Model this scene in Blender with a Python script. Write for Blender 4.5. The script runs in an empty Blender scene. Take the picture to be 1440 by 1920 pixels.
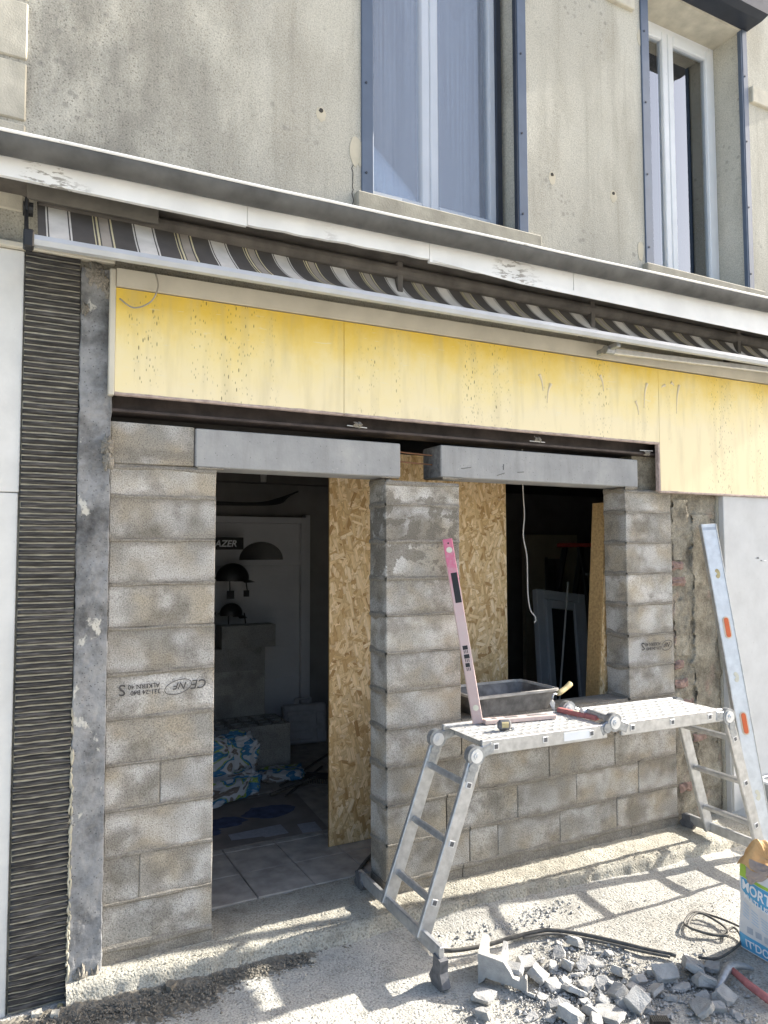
import bpy, bmesh, math, random
from mathutils import Vector, Matrix, noise
random.seed(7)
R = math.radians
S = bpy.context.scene
COL = S.collection

# ------------------------------------------------------------------ camera, sky, sun, exposure
cam = bpy.data.cameras.new('camera')
cam.sensor_fit = 'HORIZONTAL'; cam.sensor_width = 36.0; cam.lens = 36.0 * 1382.7 / 1440.0
cam.clip_start = 0.05; cam.clip_end = 600
camo = bpy.data.objects.new('camera', cam); COL.objects.link(camo)
yaw, pit, rol = R(27.593), R(3.224), R(-.184)
fw = Vector((math.sin(yaw) * math.cos(pit), math.cos(yaw) * math.cos(pit), math.sin(pit)))
rt = Vector((math.cos(yaw), -math.sin(yaw), 0)); up = rt.cross(fw)
r2 = rt * math.cos(rol) + up * math.sin(rol); u2 = up * math.cos(rol) - rt * math.sin(rol)
mw = Matrix((r2, u2, -fw)).transposed().to_4x4(); mw.translation = Vector((0, -3.596, 1.931))
camo.matrix_world = mw
S.camera = camo

SUN_EL, SUN_OFF = 27.5, 1.0          # the sun stands to the right and just grazes the facade
w = bpy.data.worlds.new('World'); S.world = w; w.use_nodes = True
nt = w.node_tree; bg = nt.nodes['Background']
sky = nt.nodes.new('ShaderNodeTexSky'); sky.sky_type = 'NISHITA'; sky.sun_disc = False
sky.sun_elevation = R(SUN_EL); sky.sun_rotation = R(90 + SUN_OFF)
sky.air_density = 0.95; sky.dust_density = 3.5; sky.ozone_density = 0.9
nt.links.new(sky.outputs[0], bg.inputs[0]); bg.inputs[1].default_value = 0.15
sl = bpy.data.lights.new('sun', 'SUN'); sl.energy = 5.0; sl.angle = R(0.53); sl.color = (1, .95, .86)
so = bpy.data.objects.new('sun', sl); COL.objects.link(so)
sd = Vector((math.cos(R(SUN_EL)) * math.cos(R(SUN_OFF)), -math.cos(R(SUN_EL)) * math.sin(R(SUN_OFF)), math.sin(R(SUN_EL))))
so.rotation_euler = (-sd).to_track_quat('-Z', 'Y').to_euler(); so.location = (12, -3, 9)
S.view_settings.view_transform = 'Standard'; S.view_settings.look = 'None'
S.view_settings.gamma = 1.0; S.view_settings.use_curve_mapping = False
S.view_settings.exposure = 1.42
S.cycles.use_denoising = True
S.cycles.max_bounces = 8; S.cycles.diffuse_bounces = 5; S.cycles.transparent_max_bounces = 12
S.cycles.sample_clamp_indirect = 8

# ------------------------------------------------------------------ material builder
class Mat:
    def __init__(s, name, base=(.5, .5, .5), rough=.8, metal=0.0, spec=.4):
        s.m = bpy.data.materials.new(name); s.m.use_nodes = True
        s.t = s.m.node_tree; s.b = s.t.nodes['Principled BSDF']
        s.set('Base Color', base); s.set('Roughness', rough); s.set('Metallic', metal); s.set('Specular IOR Level', spec)
        s._g = None
    def n(s, typ, **kw):
        x = s.t.nodes.new('ShaderNode' + typ)
        for k, v in kw.items(): setattr(x, k, v)
        return x
    def put(s, inp, v):
        if hasattr(v, 'is_output'): s.t.links.new(v, inp)
        elif isinstance(v, (tuple, list)) and len(v) == 3 and inp.type == 'RGBA': inp.default_value = (*v, 1)
        else: inp.default_value = v
    def set(s, name, v): s.put(s.b.inputs[name], v)
    def pos(s, scale=(1, 1, 1), rot=(0, 0, 0), loc=(0, 0, 0), obj=False):
        if obj: src = s.n('TexCoord').outputs['Object']
        else:
            if s._g is None: s._g = s.n('NewGeometry')
            src = s._g.outputs['Position']
        mp = s.n('Mapping'); s.t.links.new(src, mp.inputs[0])
        mp.inputs['Scale'].default_value = scale; mp.inputs['Rotation'].default_value = rot; mp.inputs['Location'].default_value = loc
        return mp.outputs[0]
    def xyz(s, vec):
        x = s.n('SeparateXYZ'); s.t.links.new(vec, x.inputs[0]); return x.outputs
    def noise(s, scale, detail=3, rough=.55, vec=None, dist=0.0):
        x = s.n('TexNoise'); s.t.links.new(vec or s.pos(), x.inputs['Vector'])
        x.inputs['Scale'].default_value = scale; x.inputs['Detail'].default_value = detail
        x.inputs['Roughness'].default_value = rough; x.inputs['Distortion'].default_value = dist
        return x.outputs['Fac']
    def voro(s, scale, vec=None, out='Distance', feature='F1', rnd=1.0):
        x = s.n('TexVoronoi', feature=feature); s.t.links.new(vec or s.pos(), x.inputs['Vector'])
        x.inputs['Scale'].default_value = scale; x.inputs['Randomness'].default_value = rnd
        return x.outputs[out]
    def ramp(s, fac, stops, interp='LINEAR'):
        x = s.n('ValToRGB'); x.color_ramp.interpolation = interp; e = x.color_ramp.elements
        while len(e) < len(stops): e.new(.5)
        for k, (p, c) in enumerate(stops):
            e[k].position = p; e[k].color = (c, c, c, 1) if not isinstance(c, (tuple, list)) else (*c, 1)
        s.put(x.inputs[0], fac); return x.outputs[0]
    def mix(s, fac, a, b, blend='MIX'):
        x = s.n('Mix', data_type='RGBA', blend_type=blend); s.put(x.inputs[0], fac); s.put(x.inputs[6], a); s.put(x.inputs[7], b)
        return x.outputs[2]
    def math(s, op, a, b=0.0, clamp=False):
        x = s.n('Math', operation=op, use_clamp=clamp); s.put(x.inputs[0], a); s.put(x.inputs[1], b); return x.outputs[0]
    def shift(s, vec, d):
        x = s.n('VectorMath', operation='ADD'); s.t.links.new(vec, x.inputs[0]); x.inputs[1].default_value = d; return x.outputs[0]
    def rand(s): return s.n('ObjectInfo').outputs['Random']
    def bump(s, h, strength=.5, dist=.01, nrm=None):
        x = s.n('Bump'); s.put(x.inputs['Height'], h); x.inputs['Strength'].default_value = strength; x.inputs['Distance'].default_value = dist
        if nrm: s.t.links.new(nrm, x.inputs['Normal'])
        s.set('Normal', x.outputs[0]); return x.outputs[0]
    def done(s): return s.m

def plain(name, base, rough=.6, metal=0, var=.12, scale=12, bumpy=0, bscale=80, spec=.4):
    m = Mat(name, base, rough, metal, spec)
    f = m.ramp(m.noise(scale, 4), [(.3, 1 - var), (.7, 1 + var)])
    m.set('Base Color', m.mix(1.0, base, f, 'MULTIPLY'))
    m.set('Roughness', m.math('ADD', m.math('MULTIPLY', m.noise(scale * 2.3, 3), .3), rough - .15, True))
    if bumpy: m.bump(m.noise(bscale, 4), bumpy, .004)
    return m.done()

def mat_block(name, a, b, light, dark, amount=.5, stain=None):
    m = Mat(name, a, .95, spec=.15); rnd = m.rand()
    off = m.n('CombineXYZ'); m.put(off.inputs[0], m.math('MULTIPLY', rnd, 37.0)); m.put(off.inputs[2], m.math('MULTIPLY', rnd, 11.0))
    sh = m.n('VectorMath', operation='ADD'); m.t.links.new(m.pos(), sh.inputs[0]); m.t.links.new(off.outputs[0], sh.inputs[1]); Q = sh.outputs[0]   # each block has its own blotches
    n1 = m.noise(4.0, 2, vec=Q); n2 = m.noise(5.0, 2, .4, vec=m.shift(Q, (7, 3, 1)))
    c = m.mix(m.ramp(n1, [(.4, 0), (.6, 1)]), a, b)
    c = m.mix(m.math('MULTIPLY', m.ramp(n2, [(.44, 0), (.62, 1)]), amount), c, light)
    n3 = m.noise(5.5, 3, vec=m.shift(Q, (1, 9, 4)))
    c = m.mix(m.math('MULTIPLY', m.ramp(n3, [(.5, 0), (.66, 1)]), .7), c, dark)
    if stain is not None:
        fz = m.math('ABSOLUTE', m.math('SUBTRACT', m.math('FRACT', m.math('DIVIDE', m.math('SUBTRACT', m.xyz(m.pos())[2], .153), .205)), .5))
        fz = m.math('ADD', fz, m.math('MULTIPLY', m.math('SUBTRACT', m.noise(9, 4, .6, vec=m.pos((1, 1, 1.6), loc=(0, 2, 5))), .5), .5))
        c = m.mix(m.math('MULTIPLY', m.ramp(fz, [(.33, 0), (.47, 1)]), .75), c, (.235, .215, .185))      # mortar slurry wiped over the joints
    if stain:
        z = m.xyz(m.pos())[2]
        zone = m.math('MULTIPLY', m.ramp(m.math('SUBTRACT', z, 1.55), [(.18, 0), (.27, 1)]), m.ramp(m.math('SUBTRACT', 2.36, z), [(.06, 0), (.1, 1)]))
        k = m.math('MULTIPLY', zone, m.ramp(m.noise(7.5, 5, .6, vec=m.pos((1, 1, 1.1), loc=(3.1, 0, .6))), [(.5, 0), (.525, .8)]))
        c = m.mix(k, c, stain)
    sp = m.noise(170, 2, .6)
    c = m.mix(1.0, c, m.ramp(sp, [(.28, .55), (.5, 1.0), (.74, 1.28)]), 'MULTIPLY')
    pit = m.voro(95, vec=m.pos(loc=(3, 3, 3)))
    c = m.mix(m.ramp(pit, [(.12, .55), (.22, 0)]), c, (.09, .08, .07))
    br = m.math('ADD', m.math('MULTIPLY', rnd, .3), .87)
    x = m.n('HueSaturation'); m.put(x.inputs['Value'], br); m.put(x.inputs['Color'], c)
    m.set('Base Color', x.outputs[0])
    h = m.math('ADD', m.math('MULTIPLY', sp, .6), m.math('MULTIPLY', m.ramp(pit, [(.08, 0), (.35, 1)]), .6))
    m.bump(m.math('ADD', h, m.math('MULTIPLY', m.noise(40, 3), .4)), .75, .0045)
    return m.done()

MT = {}
BC = ((.295, .283, .255), (.345, .305, .24), (.50, .49, .475), (.165, .15, .125))
MT['block'] = mat_block('concrete_block', *BC, .7, ())
MT['block_stained'] = mat_block('splashed_concrete_block', *BC, .7, (.17, .155, .13))
MT['block_new'] = mat_block('stored_block', (.30, .30, .29), (.33, .32, .30), (.4, .4, .39), (.2, .2, .19), .3)
def _mortar():
    m = Mat('mortar', rough=.95, spec=.15)
    c = m.ramp(m.noise(9, 4), [(.3, (.21, .19, .16)), (.55, (.265, .245, .21)), (.75, (.33, .31, .275))])
    sp = m.noise(150, 3, .65)
    m.set('Base Color', m.mix(1.0, c, m.ramp(sp, [(.3, .6), (.7, 1.3)]), 'MULTIPLY')); m.bump(sp, .8, .006); return m.done()
MT['mortar'] = _mortar()
def _plaster():
    m = Mat('old_render', rough=.95, spec=.1)
    P = m.xyz(m.pos())
    c = m.ramp(m.noise(1.1, 5, .6), [(.3, (.455, .435, .375)), (.5, (.525, .505, .435)), (.72, (.585, .565, .495))])
    st = m.noise(2.6, 4, .6, vec=m.pos((1.6, 1, .45)))
    c = m.mix(m.math('MULTIPLY', m.ramp(st, [(.46, 0), (.7, 1)]), .6), c, (.34, .315, .26))
    run = m.noise(1.0, 4, .6, vec=m.pos((14, 1, .55), loc=(2, 0, 0)))
    c = m.mix(m.math('MULTIPLY', m.ramp(run, [(.55, 0), (.72, 1)]), .4), c, (.33, .31, .26))
    left = m.ramp(m.math('DIVIDE', P[0], 1.6), [(.3, 1), (1.0, .06)])             # old grime sits on the part far from the windows
    grime = m.ramp(m.noise(3.4, 5, .65, vec=m.pos((1, 1, .5), loc=(4, 0, 0))), [(.38, 0), (.55, 1)])
    c = m.mix(m.math('MULTIPLY', m.math('MULTIPLY', grime, left), .62), c, (.215, .205, .18))
    sp = m.noise(120, 3, .7)
    c = m.mix(1.0, c, m.ramp(sp, [(.3, .66), (.52, 1.0), (.75, 1.2)]), 'MULTIPLY')
    blot = m.voro(17, vec=m.pos(loc=(2, 2, 2)))
    bl = m.math('MULTIPLY', m.ramp(blot, [(.16, 1), (.3, 0)]), m.ramp(m.noise(2.2, 2, vec=m.pos(loc=(9, 1, 1))), [(.52, 0), (.64, 1)]))
    c = m.mix(m.math('MULTIPLY', bl, .5), c, (.22, .21, .19))
    pits = m.voro(60, vec=m.pos(loc=(5, 2, 8)))
    pm = m.math('MULTIPLY', m.ramp(pits, [(.16, 1), (.27, 0)]), m.math('ADD', m.math('MULTIPLY', left, .5), .08))
    c = m.mix(pm, c, (.11, .105, .09))
    m.set('Base Color', c)
    m.bump(m.math('ADD', m.math('MULTIPLY', sp, .7), m.noise(25, 3)), .55, .006); return m.done()
MT['render'] = _plaster()
MT['quoin'] = plain('quoin_stone', (.50, .47, .39), .9, var=.16, scale=9, bumpy=.5, bscale=120)
MT['sill'] = plain('sill_concrete', (.37, .345, .28), .9, var=.22, scale=8, bumpy=.4, bscale=90)
MT['patch'] = plain('filler_patch', (.52, .475, .37), .9, var=.08)
def _white(name, base, specks):
    m = Mat(name, base, .7)
    c = m.mix(1.0, base, m.ramp(m.noise(5, 5, .65), [(.3, .88), (.7, 1.05)]), 'MULTIPLY')
    v = m.voro(26, vec=m.pos((1, 1, .6)))
    k = m.math('MULTIPLY', m.ramp(v, [(.05, 1), (.1, 0)]), m.ramp(m.noise(3, 2), [(.5, 0), (.6, specks)]))
    m.set('Base Color', m.mix(k, c, (.1, .09, .08))); m.bump(m.noise(60, 3), .12, .003); return m.done()
MT['whitewall'] = _white('white_painted_wall', (.66, .655, .63), .9)
MT['greywall'] = _white('pale_grey_wall', (.53, .54, .545), .25)
def _fascia_white():
    m = Mat('peeling_white_paint', rough=.55)
    c = m.mix(1.0, (.80, .80, .785), m.ramp(m.noise(4, 5), [(.3, .86), (.7, 1.03)]), 'MULTIPLY')
    n = m.noise(34, 4, .6, vec=m.pos((.5, 1, 1.8))); big = m.noise(1.7, 2, vec=m.pos(loc=(3.2, 0, 0)))
    k = m.math('MULTIPLY', m.ramp(n, [(.53, 0), (.57, 1)]), m.ramp(big, [(.6, 0), (.68, .75)]))
    m.set('Base Color', m.mix(k, c, (.2, .18, .15))); m.bump(n, .12, .003); return m.done()
MT['fascia'] = _fascia_white()
MT['beige'] = plain('beige_paint', (.56, .525, .44), .6, var=.1, scale=5)
MT['zinc'] = plain('weathered_zinc', (.095, .095, .093), .65, .15, .35, 7)
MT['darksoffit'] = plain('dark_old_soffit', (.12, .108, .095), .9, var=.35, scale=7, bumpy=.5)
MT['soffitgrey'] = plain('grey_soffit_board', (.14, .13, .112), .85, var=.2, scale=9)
def _yellow():
    m = Mat('faded_yellow_paint', rough=.55)
    P = m.xyz(m.pos())
    f = m.math('ADD', m.math('MULTIPLY', m.math('SUBTRACT', 3.17, P[2]), 2.0), m.math('MULTIPLY', m.math('SUBTRACT', m.noise(3.5, 5, .65), .5), .9))
    f = m.math('ADD', f, m.math('MULTIPLY', m.math('SUBTRACT', P[0], 1.5), .05))
    c = m.ramp(f, [(.02, (.73, .51, .075)), (.25, (.765, .585, .18)), (.55, (.78, .655, .33)), (.9, (.77, .67, .43))])
    col = m.noise(7, 2, vec=m.pos((1, 1, .05), loc=(5, 0, 0)))           # columns the drips run in
    v = m.voro(30, vec=m.pos((1.6, 1, .42))); sm = m.voro(75, vec=m.pos((1.3, 1, .35), loc=(2, 0, 1)))
    k = m.math('MULTIPLY', m.ramp(v, [(.10, 1), (.16, 0)]), m.ramp(col, [(.5, 0), (.58, .85)]))
    k2 = m.math('MULTIPLY', m.ramp(sm, [(.13, 1), (.22, 0)]), m.ramp(col, [(.48, 0), (.62, .7)]))
    c = m.mix(m.math('MAXIMUM', k, k2), c, (.09, .07, .02))
    dust = m.ramp(m.noise(14, 4, vec=m.pos((1, 1, .15))), [(.48, 0), (.8, .45)])
    sc_ = m.ramp(m.noise(60, 3, .6, vec=m.pos((.15, 1, 1.2))), [(.68, 0), (.72, .35)])
    c = m.mix(sc_, c, (.72, .68, .55))
    m.set('Base Color', m.mix(dust, c, (.45, .38, .22))); m.bump(m.noise(50, 3), .06, .003); return m.done()
MT['yellow'] = _yellow()
MT['yellowedge'] = plain('raw_panel_edge', (.40, .32, .29), .9, var=.3, scale=25)
MT['drip'] = plain('dried_filler_drip', (.68, .58, .40), .8, var=.1)
MT['steel'] = plain('brown_steel', (.05, .038, .034), .65, .15, .45, 10, .3, 60)
MT['dark'] = plain('dark_cavity', (.055, .05, .045), .95, var=.3)
def _lintel():
    m = Mat('smooth_concrete_lintel', rough=.85, spec=.2)
    c = m.ramp(m.noise(5, 5, .6), [(.3, (.265, .268, .27)), (.55, (.325, .327, .327)), (.75, (.38, .378, .37))])
    st = m.noise(1, 4, .6, vec=m.pos((16, 1, 2.5))); c = m.mix(m.math('MULTIPLY', m.ramp(st, [(.5, 0), (.68, 1)]), .4), c, (.22, .22, .215))
    po = m.voro(38, vec=m.pos(loc=(1, 4, 2))); c = m.mix(m.ramp(po, [(.06, .8), (.11, 0)]), c, (.09, .09, .09))
    sp = m.ramp(m.noise(20, 5, .7, vec=m.pos(loc=(6, 0, 2))), [(.66, 0), (.7, .6)]); c = m.mix(sp, c, (.46, .45, .43))
    m.set('Base Color', c); m.bump(m.math('ADD', m.noise(90, 4), m.ramp(po, [(.05, 0), (.12, 1)])), .3, .004); return m.done()
MT['lintel'] = _lintel()
MT['endshade'] = plain('shaded_lintel_end', (.17, .17, .17), .9, var=.4, scale=30, bumpy=.6, bscale=90)  # darker concrete tone, paints the shade on the lintel ends
MT['ink'] = plain('faded_ink', (.075, .072, .07), .9, var=.4, scale=60)
MT['rust'] = plain('rusty_rebar', (.22, .11, .06), .9, var=.3)
def _awn():
    m = Mat('striped_awning_fabric', rough=.9)
    x = m.xyz(m.pos())[0]
    z = m.xyz(m.pos())[2]                                   # the slack cloth is pulled askew towards the right
    dz = m.math('MAXIMUM', m.math('SUBTRACT', z, m.math('ADD', m.math('MULTIPLY', x, .0092), 3.23)), .0005)
    skew = m.math('MULTIPLY', m.math('MULTIPLY', m.math('POWER', dz, .65), .75), m.ramp(m.math('DIVIDE', x, 4.0), [(.2, 0), (.75, 1)]))
    f = m.math('FRACT', m.math('DIVIDE', m.math('ADD', m.math('ADD', x, .02), skew), .362))
    D, Wt, Cc, T = (.078, .071, .066), (.58, .555, .515), (.56, .5, .32), (.32, .285, .245)
    c = m.ramp(f, [(0, D), (.02, Cc), (.045, D), (.06, T), (.17, D), (.19, Cc), (.21, D), (.46, Wt), (.475, D), (.49, Wt), (.70, D), (.715, Wt), (.735, D), (.985, Cc)], 'CONSTANT')
    c = m.mix(1.0, c, m.ramp(m.noise(8, 4), [(.3, .8), (.7, 1.1)]), 'MULTIPLY')
    m.set('Base Color', c); m.bump(m.noise(300, 2), .1, .002); return m.done()
MT['awning'] = _awn()
MT['alu'] = plain('brushed_aluminium', (.66, .67, .68), .42, .55, .1, 20)
MT['aluwhite'] = plain('grey_lacquered_bar', (.44, .455, .47), .4, .2, .1, 6)
MT['alubare'] = plain('dusty_aluminium', (.50, .50, .495), .42, .6, .18, 24, .15, 150)
MT['deck'] = plain('dusty_deck_plate', (.52, .52, .505), .55, .3, .16, 25, .2, 160)
MT['galv'] = plain('galvanised_hinge', (.34, .355, .37), .45, .65, .25, 40)
MT['rubber'] = plain('dusty_rubber', (.13, .13, .135), .85, 0, .3, 40)
MT['black'] = plain('black_plastic', (.018, .018, .019), .45, 0, .2, 30)
MT['cable'] = plain('dusty_cable', (.10, .095, .085), .7, 0, .35, 40)
MT['greycable'] = plain('grey_cable', (.30, .28, .24), .6)
MT['whitewire'] = plain('white_wire', (.55, .54, .52), .6)
MT['blueframe'] = plain('blue_grey_aluminium', (.095, .122, .172), .4, .1, .08, 8)
MT['darkframe'] = plain('dark_blue_aluminium', (.03, .036, .05), .45, .1, .1, 8)
MT['pvc'] = plain('white_pvc', (.70, .72, .74), .35, 0, .05, 5)
MT['dustyred'] = plain('dusty_red_handle', (.40, .14, .13), .7, 0, .2, 40)
MT['red'] = plain('red_plastic', (.45, .06, .05), .55, 0, .2, 30)
MT['label_red'] = plain('red_maker_label', (.55, .03, .08), .5)
def _pink():
    m = Mat('pink_level_paint', rough=.5)
    z = m.xyz(m.pos())[2]
    f = m.math('ADD', m.math('MULTIPLY', m.math('SUBTRACT', z, 1.0), 1.0), m.math('MULTIPLY', m.math('SUBTRACT', m.noise(9, 4), .5), .25))
    c = m.ramp(f, [(.0, (.52, .38, .35)), (.55, (.60, .46, .44)), (.75, (.58, .36, .38)), (.85, (.62, .17, .26))])
    m.set('Base Color', m.mix(m.ramp(m.noise(40, 4), [(.5, 0), (.8, .5)]), c, (.55, .5, .46))); return m.done()
MT['pink'] = _pink()
MT['pinkdusty'] = plain('dusty_pink', (.56, .44, .40), .7, 0, .15, 30)
MT['vial'] = plain('level_vial', (.65, .62, .5), .2)
MT['orange'] = plain('orange_grip', (.65, .14, .045), .5)
MT['cream'] = plain('cream_rim', (.66, .55, .42), .5)
MT['wood'] = plain('worn_wood', (.46, .38, .2), .7, 0, .2, 30)
MT['tub'] = plain('mortar_caked_tub', (.15, .145, .142), .65, 0, .6, 11, .5, 70)
MT['tubmortar'] = plain('mortar_residue', (.42, .40, .37), .9, 0, .3, 14, .8, 60)
MT['rubble'] = plain('broken_concrete', (.36, .355, .34), .95, 0, .2, 18, .9, 150)
MT['brick'] = plain('old_red_brick', (.27, .185, .155), .95, 0, .3, 22, .8, 110)
MT['oldtub'] = plain('grey_basin', (.36, .37, .37), .55, 0, .2, 12)
def _osb(name, tint):
    m = Mat(name, rough=.75, spec=.25)
    def vec(ang, sc, loc):
        r_ = m.pos((1, 1, 1), (0, R(ang), 0), loc); mp = m.n('Mapping'); m.t.links.new(r_, mp.inputs[0]); mp.inputs['Scale'].default_value = sc; return mp.outputs[0]
    out = None
    for k, (ang, off) in enumerate(((5, 1.3), (48, 4.7), (-40, 8.1), (-12, 2.9), (24, 6.2), (76, 3.3), (-66, 5.4), (-25, 7.7), (12, 9.1))):
        v = m.n('TexVoronoi', feature='F1', distance='CHEBYCHEV'); m.t.links.new(vec(ang, (38, .001, 9.5), (off, 0, off * 1.7)), v.inputs['Vector'])
        v.inputs['Scale'].default_value = 1.0; v.inputs['Randomness'].default_value = .9
        sep = m.n('SeparateColor'); m.t.links.new(v.outputs['Color'], sep.inputs[0])
        grain = m.noise(1, 3, vec=vec(ang, (260, 1, 16), (off, 0, 0)))
        c = m.ramp(sep.outputs[0], [(0, (.30, .18, .075)), (.1, (.45, .30, .14)), (.45, (.58, .43, .235)), (.8, (.66, .51, .31)), (1, (.70, .57, .385))])
        c = m.mix(1.0, c, m.ramp(grain, [(.3, .72), (.65, 1.1)]), 'MULTIPLY')
        c = m.mix(m.ramp(v.outputs['Distance'], [(.36, 0), (.5, .5)]), c, (.26, .15, .06))
        out = c if out is None else m.mix(m.math('MULTIPLY', m.math('GREATER_THAN', sep.outputs[1], .58), m.math('LESS_THAN', v.outputs['Distance'], .5)), out, c)
    m.set('Base Color', m.mix(1.0, out, tint, 'MULTIPLY')); m.bump(m.noise(70, 3), .15, .003)
    return m.done()
MT['osb'] = _osb('oriented_strand_board', (1.24, 1.22, 1.2))
MT['osbedge'] = plain('board_cut_edge', (.35, .23, .10), .9, 0, .3, 60)
def _slip():
    m = Mat('dark_brown_cladding', rough=.75, spec=.3)
    g = m.noise(1.0, 4, .65, vec=m.pos((9, 1, 190))); rnd = m.rand()
    c = m.ramp(g, [(.32, (.014, .0135, .013)), (.5, (.05, .047, .045)), (.7, (.15, .142, .135))])
    x = m.n('HueSaturation'); m.put(x.inputs['Color'], c); m.put(x.inputs['Value'], m.math('ADD', m.math('MULTIPLY', rnd, .5), .75))
    m.set('Base Color', x.outputs[0]); m.bump(g, .9, .006); return m.done()
MT['slip'] = _slip()
MT['creamjoint'] = plain('cream_joint', (.45, .42, .33), .9, 0, .2, 30, .3, 120)
def _postmat():
    m = Mat('weathered_concrete_post', rough=.9, spec=.2)
    P = m.xyz(m.pos())
    n = m.math('ADD', m.noise(4.5, 6, .7), m.math('MULTIPLY', m.math('SUBTRACT', 1.6, P[2]), .05))
    c = m.ramp(n, [(.28, (.06, .058, .057)), (.42, (.15, .15, .15)), (.54, (.26, .262, .265)), (.72, (.37, .37, .368))])
    wl = m.ramp(m.noise(9, 5, .65, vec=m.pos((1, 1, .6), loc=(3, 0, 7))), [(.63, 0), (.67, .8)])
    c = m.mix(wl, c, (.58, .56, .5))
    m.set('Base Color', m.mix(m.ramp(m.voro(55), [(.1, .7), (.2, 0)]), c, (.04, .04, .04))); m.bump(m.noise(45, 5, .7), .7, .008); return m.done()
MT['post'] = _postmat()
def _oldwall():
    m = Mat('old_masonry', rough=.95, spec=.1)
    c = m.ramp(m.noise(6, 6, .7), [(.28, (.12, .105, .085)), (.45, (.24, .215, .17)), (.6, (.36, .33, .265)), (.78, (.48, .455, .40))])
    pk = m.ramp(m.noise(5, 3, vec=m.pos((1, 1, .7), loc=(2, 0, 3))), [(.6, 0), (.7, .5)])
    c = m.mix(pk, c, (.40, .27, .22))
    sp = m.noise(110, 3, .7)
    m.set('Base Color', m.mix(1.0, c, m.ramp(sp, [(.3, .65), (.7, 1.25)]), 'MULTIPLY')); m.bump(m.math('ADD', sp, m.noise(30, 4)), .8, .008); return m.done()
MT['oldwall'] = _oldwall()
def _ground(name, a, b, d, grit):
    m = Mat(name, rough=.95, spec=.15)
    c = m.ramp(m.noise(2.6, 5, .65), [(.3, a), (.6, b)])
    c = m.mix(m.math('MULTIPLY', m.ramp(m.noise(6, 5, .7, vec=m.pos(loc=(3, 8, 0))), [(.52, 0), (.7, 1)]), .6), c, d)
    c = m.mix(1.0, c, m.ramp(m.noise(.9, 4, .6, vec=m.pos((.6, 1.4, 1), loc=(1, 5, 0))), [(.35, .78), (.6, 1.08)]), 'MULTIPLY')
    sp = m.noise(105, 3, .65)
    c = m.mix(1.0, c, m.ramp(sp, [(.32, .6), (.5, 1.0), (.7, 1.2)]), 'MULTIPLY')
    v = m.voro(48)
    c = m.mix(m.ramp(v, [(.12, .75), (.24, 0)]), c, d)
    m.set('Base Color', c)
    h = m.math('ADD', m.math('MULTIPLY', m.ramp(v, [(.0, 0), (.4, 1)]), .6), m.math('ADD', sp, m.math('MULTIPLY', m.noise(22, 4), .8)))
    m.bump(h, grit, .012); return m.done()
MT['street'] = _ground('street_concrete', (.40, .39, .355), (.50, .485, .44), (.23, .218, .195), .6)
MT['ledge'] = _ground('sandy_mortar_ledge', (.37, .345, .285), (.48, .455, .385), (.21, .19, .15), .8)
MT['dirt'] = plain('dark_earth', (.19, .172, .14), .95, 0, .3, 30, .8, 120)
MT['pebble'] = plain('pale_grit', (.42, .40, .345), .95, 0, .25, 60)
MT['tile'] = plain('worn_floor_tile', (.37, .335, .295), .75, 0, .28, 9, .15, 80)
MT['slab'] = plain('stained_screed', (.27, .265, .25), .9, 0, .35, 10, .5, 90)
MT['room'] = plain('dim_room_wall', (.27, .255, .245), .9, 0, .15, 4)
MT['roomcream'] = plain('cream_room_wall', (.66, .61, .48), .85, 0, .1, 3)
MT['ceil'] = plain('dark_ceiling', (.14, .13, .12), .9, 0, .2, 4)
MT['door'] = plain('white_door', (.66, .66, .68), .5, 0, .05, 4)
MT['fan'] = plain('dark_fanlight_glass', (.03, .03, .032), .2)
def _film():
    m = Mat('clear_plastic_film', (.9, .9, .92), .13)
    m.set('Transmission Weight', 0.0); m.set('Alpha', .17); m.set('Specular IOR Level', 1.0); return m.done()
MT['film'] = _film()
MT['card'] = plain('grey_brown_cardboard', (.235, .205, .18), .9, 0, .25, 5)
MT['cardblue'] = plain('worn_blue_print', (.075, .095, .17), .9, 0, .4, 16)
MT['tape'] = plain('white_print_strip', (.36, .36, .385), .6, 0, .15, 40)
MT['case'] = plain('grey_tool_case', (.40, .40, .42), .5, 0, .12, 20)
MT['bagpaper'] = plain('bag_white_paper', (.66, .66, .67), .6, 0, .08, 14, .25, 25)
MT['bagblue'] = plain('bag_blue_print', (.09, .36, .60), .5, 0, .12, 20, .2, 25)
MT['baggreen'] = plain('bag_green_print', (.34, .52, .07), .5, 0, .1, 20, .2, 25)
MT['bagkraft'] = plain('bag_torn_kraft', (.55, .33, .14), .8, 0, .18, 14, .4, 30)
MT['bagmauve'] = plain('bag_inner_paper', (.36, .30, .27), .8, 0, .15, 14, .4, 30)
MT['white'] = plain('white_letters', (.78, .80, .82), .6, 0, .05)
MT['greyprint'] = plain('grey_print', (.42, .46, .52), .6)
MT['skyprint'] = plain('pale_blue_print', (.42, .56, .70), .6)
MT['bagcrumple'] = None
def _crumple():
    m = Mat('crumpled_bag_print', rough=.55)
    f = m.noise(5.5, 1.5, .5, vec=m.pos((1, 1, 1.5)), dist=.6)
    c = m.ramp(f, [(0, (.24, .20, .17)), (.36, (.56, .57, .58)), (.45, (.055, .22, .40)), (.53, (.30, .42, .09)), (.565, (.58, .59, .60)), (.66, (.24, .20, .17))], 'CONSTANT')
    ln = m.noise(45, 2, vec=m.pos((.5, .5, 2))); c = m.mix(m.ramp(ln, [(.6, 0), (.64, .5)]), c, (.6, .62, .64))
    m.set('Base Color', c); m.bump(m.noise(25, 4), .5, .01); return m.done()
MT['bagcrumple'] = _crumple()
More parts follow.
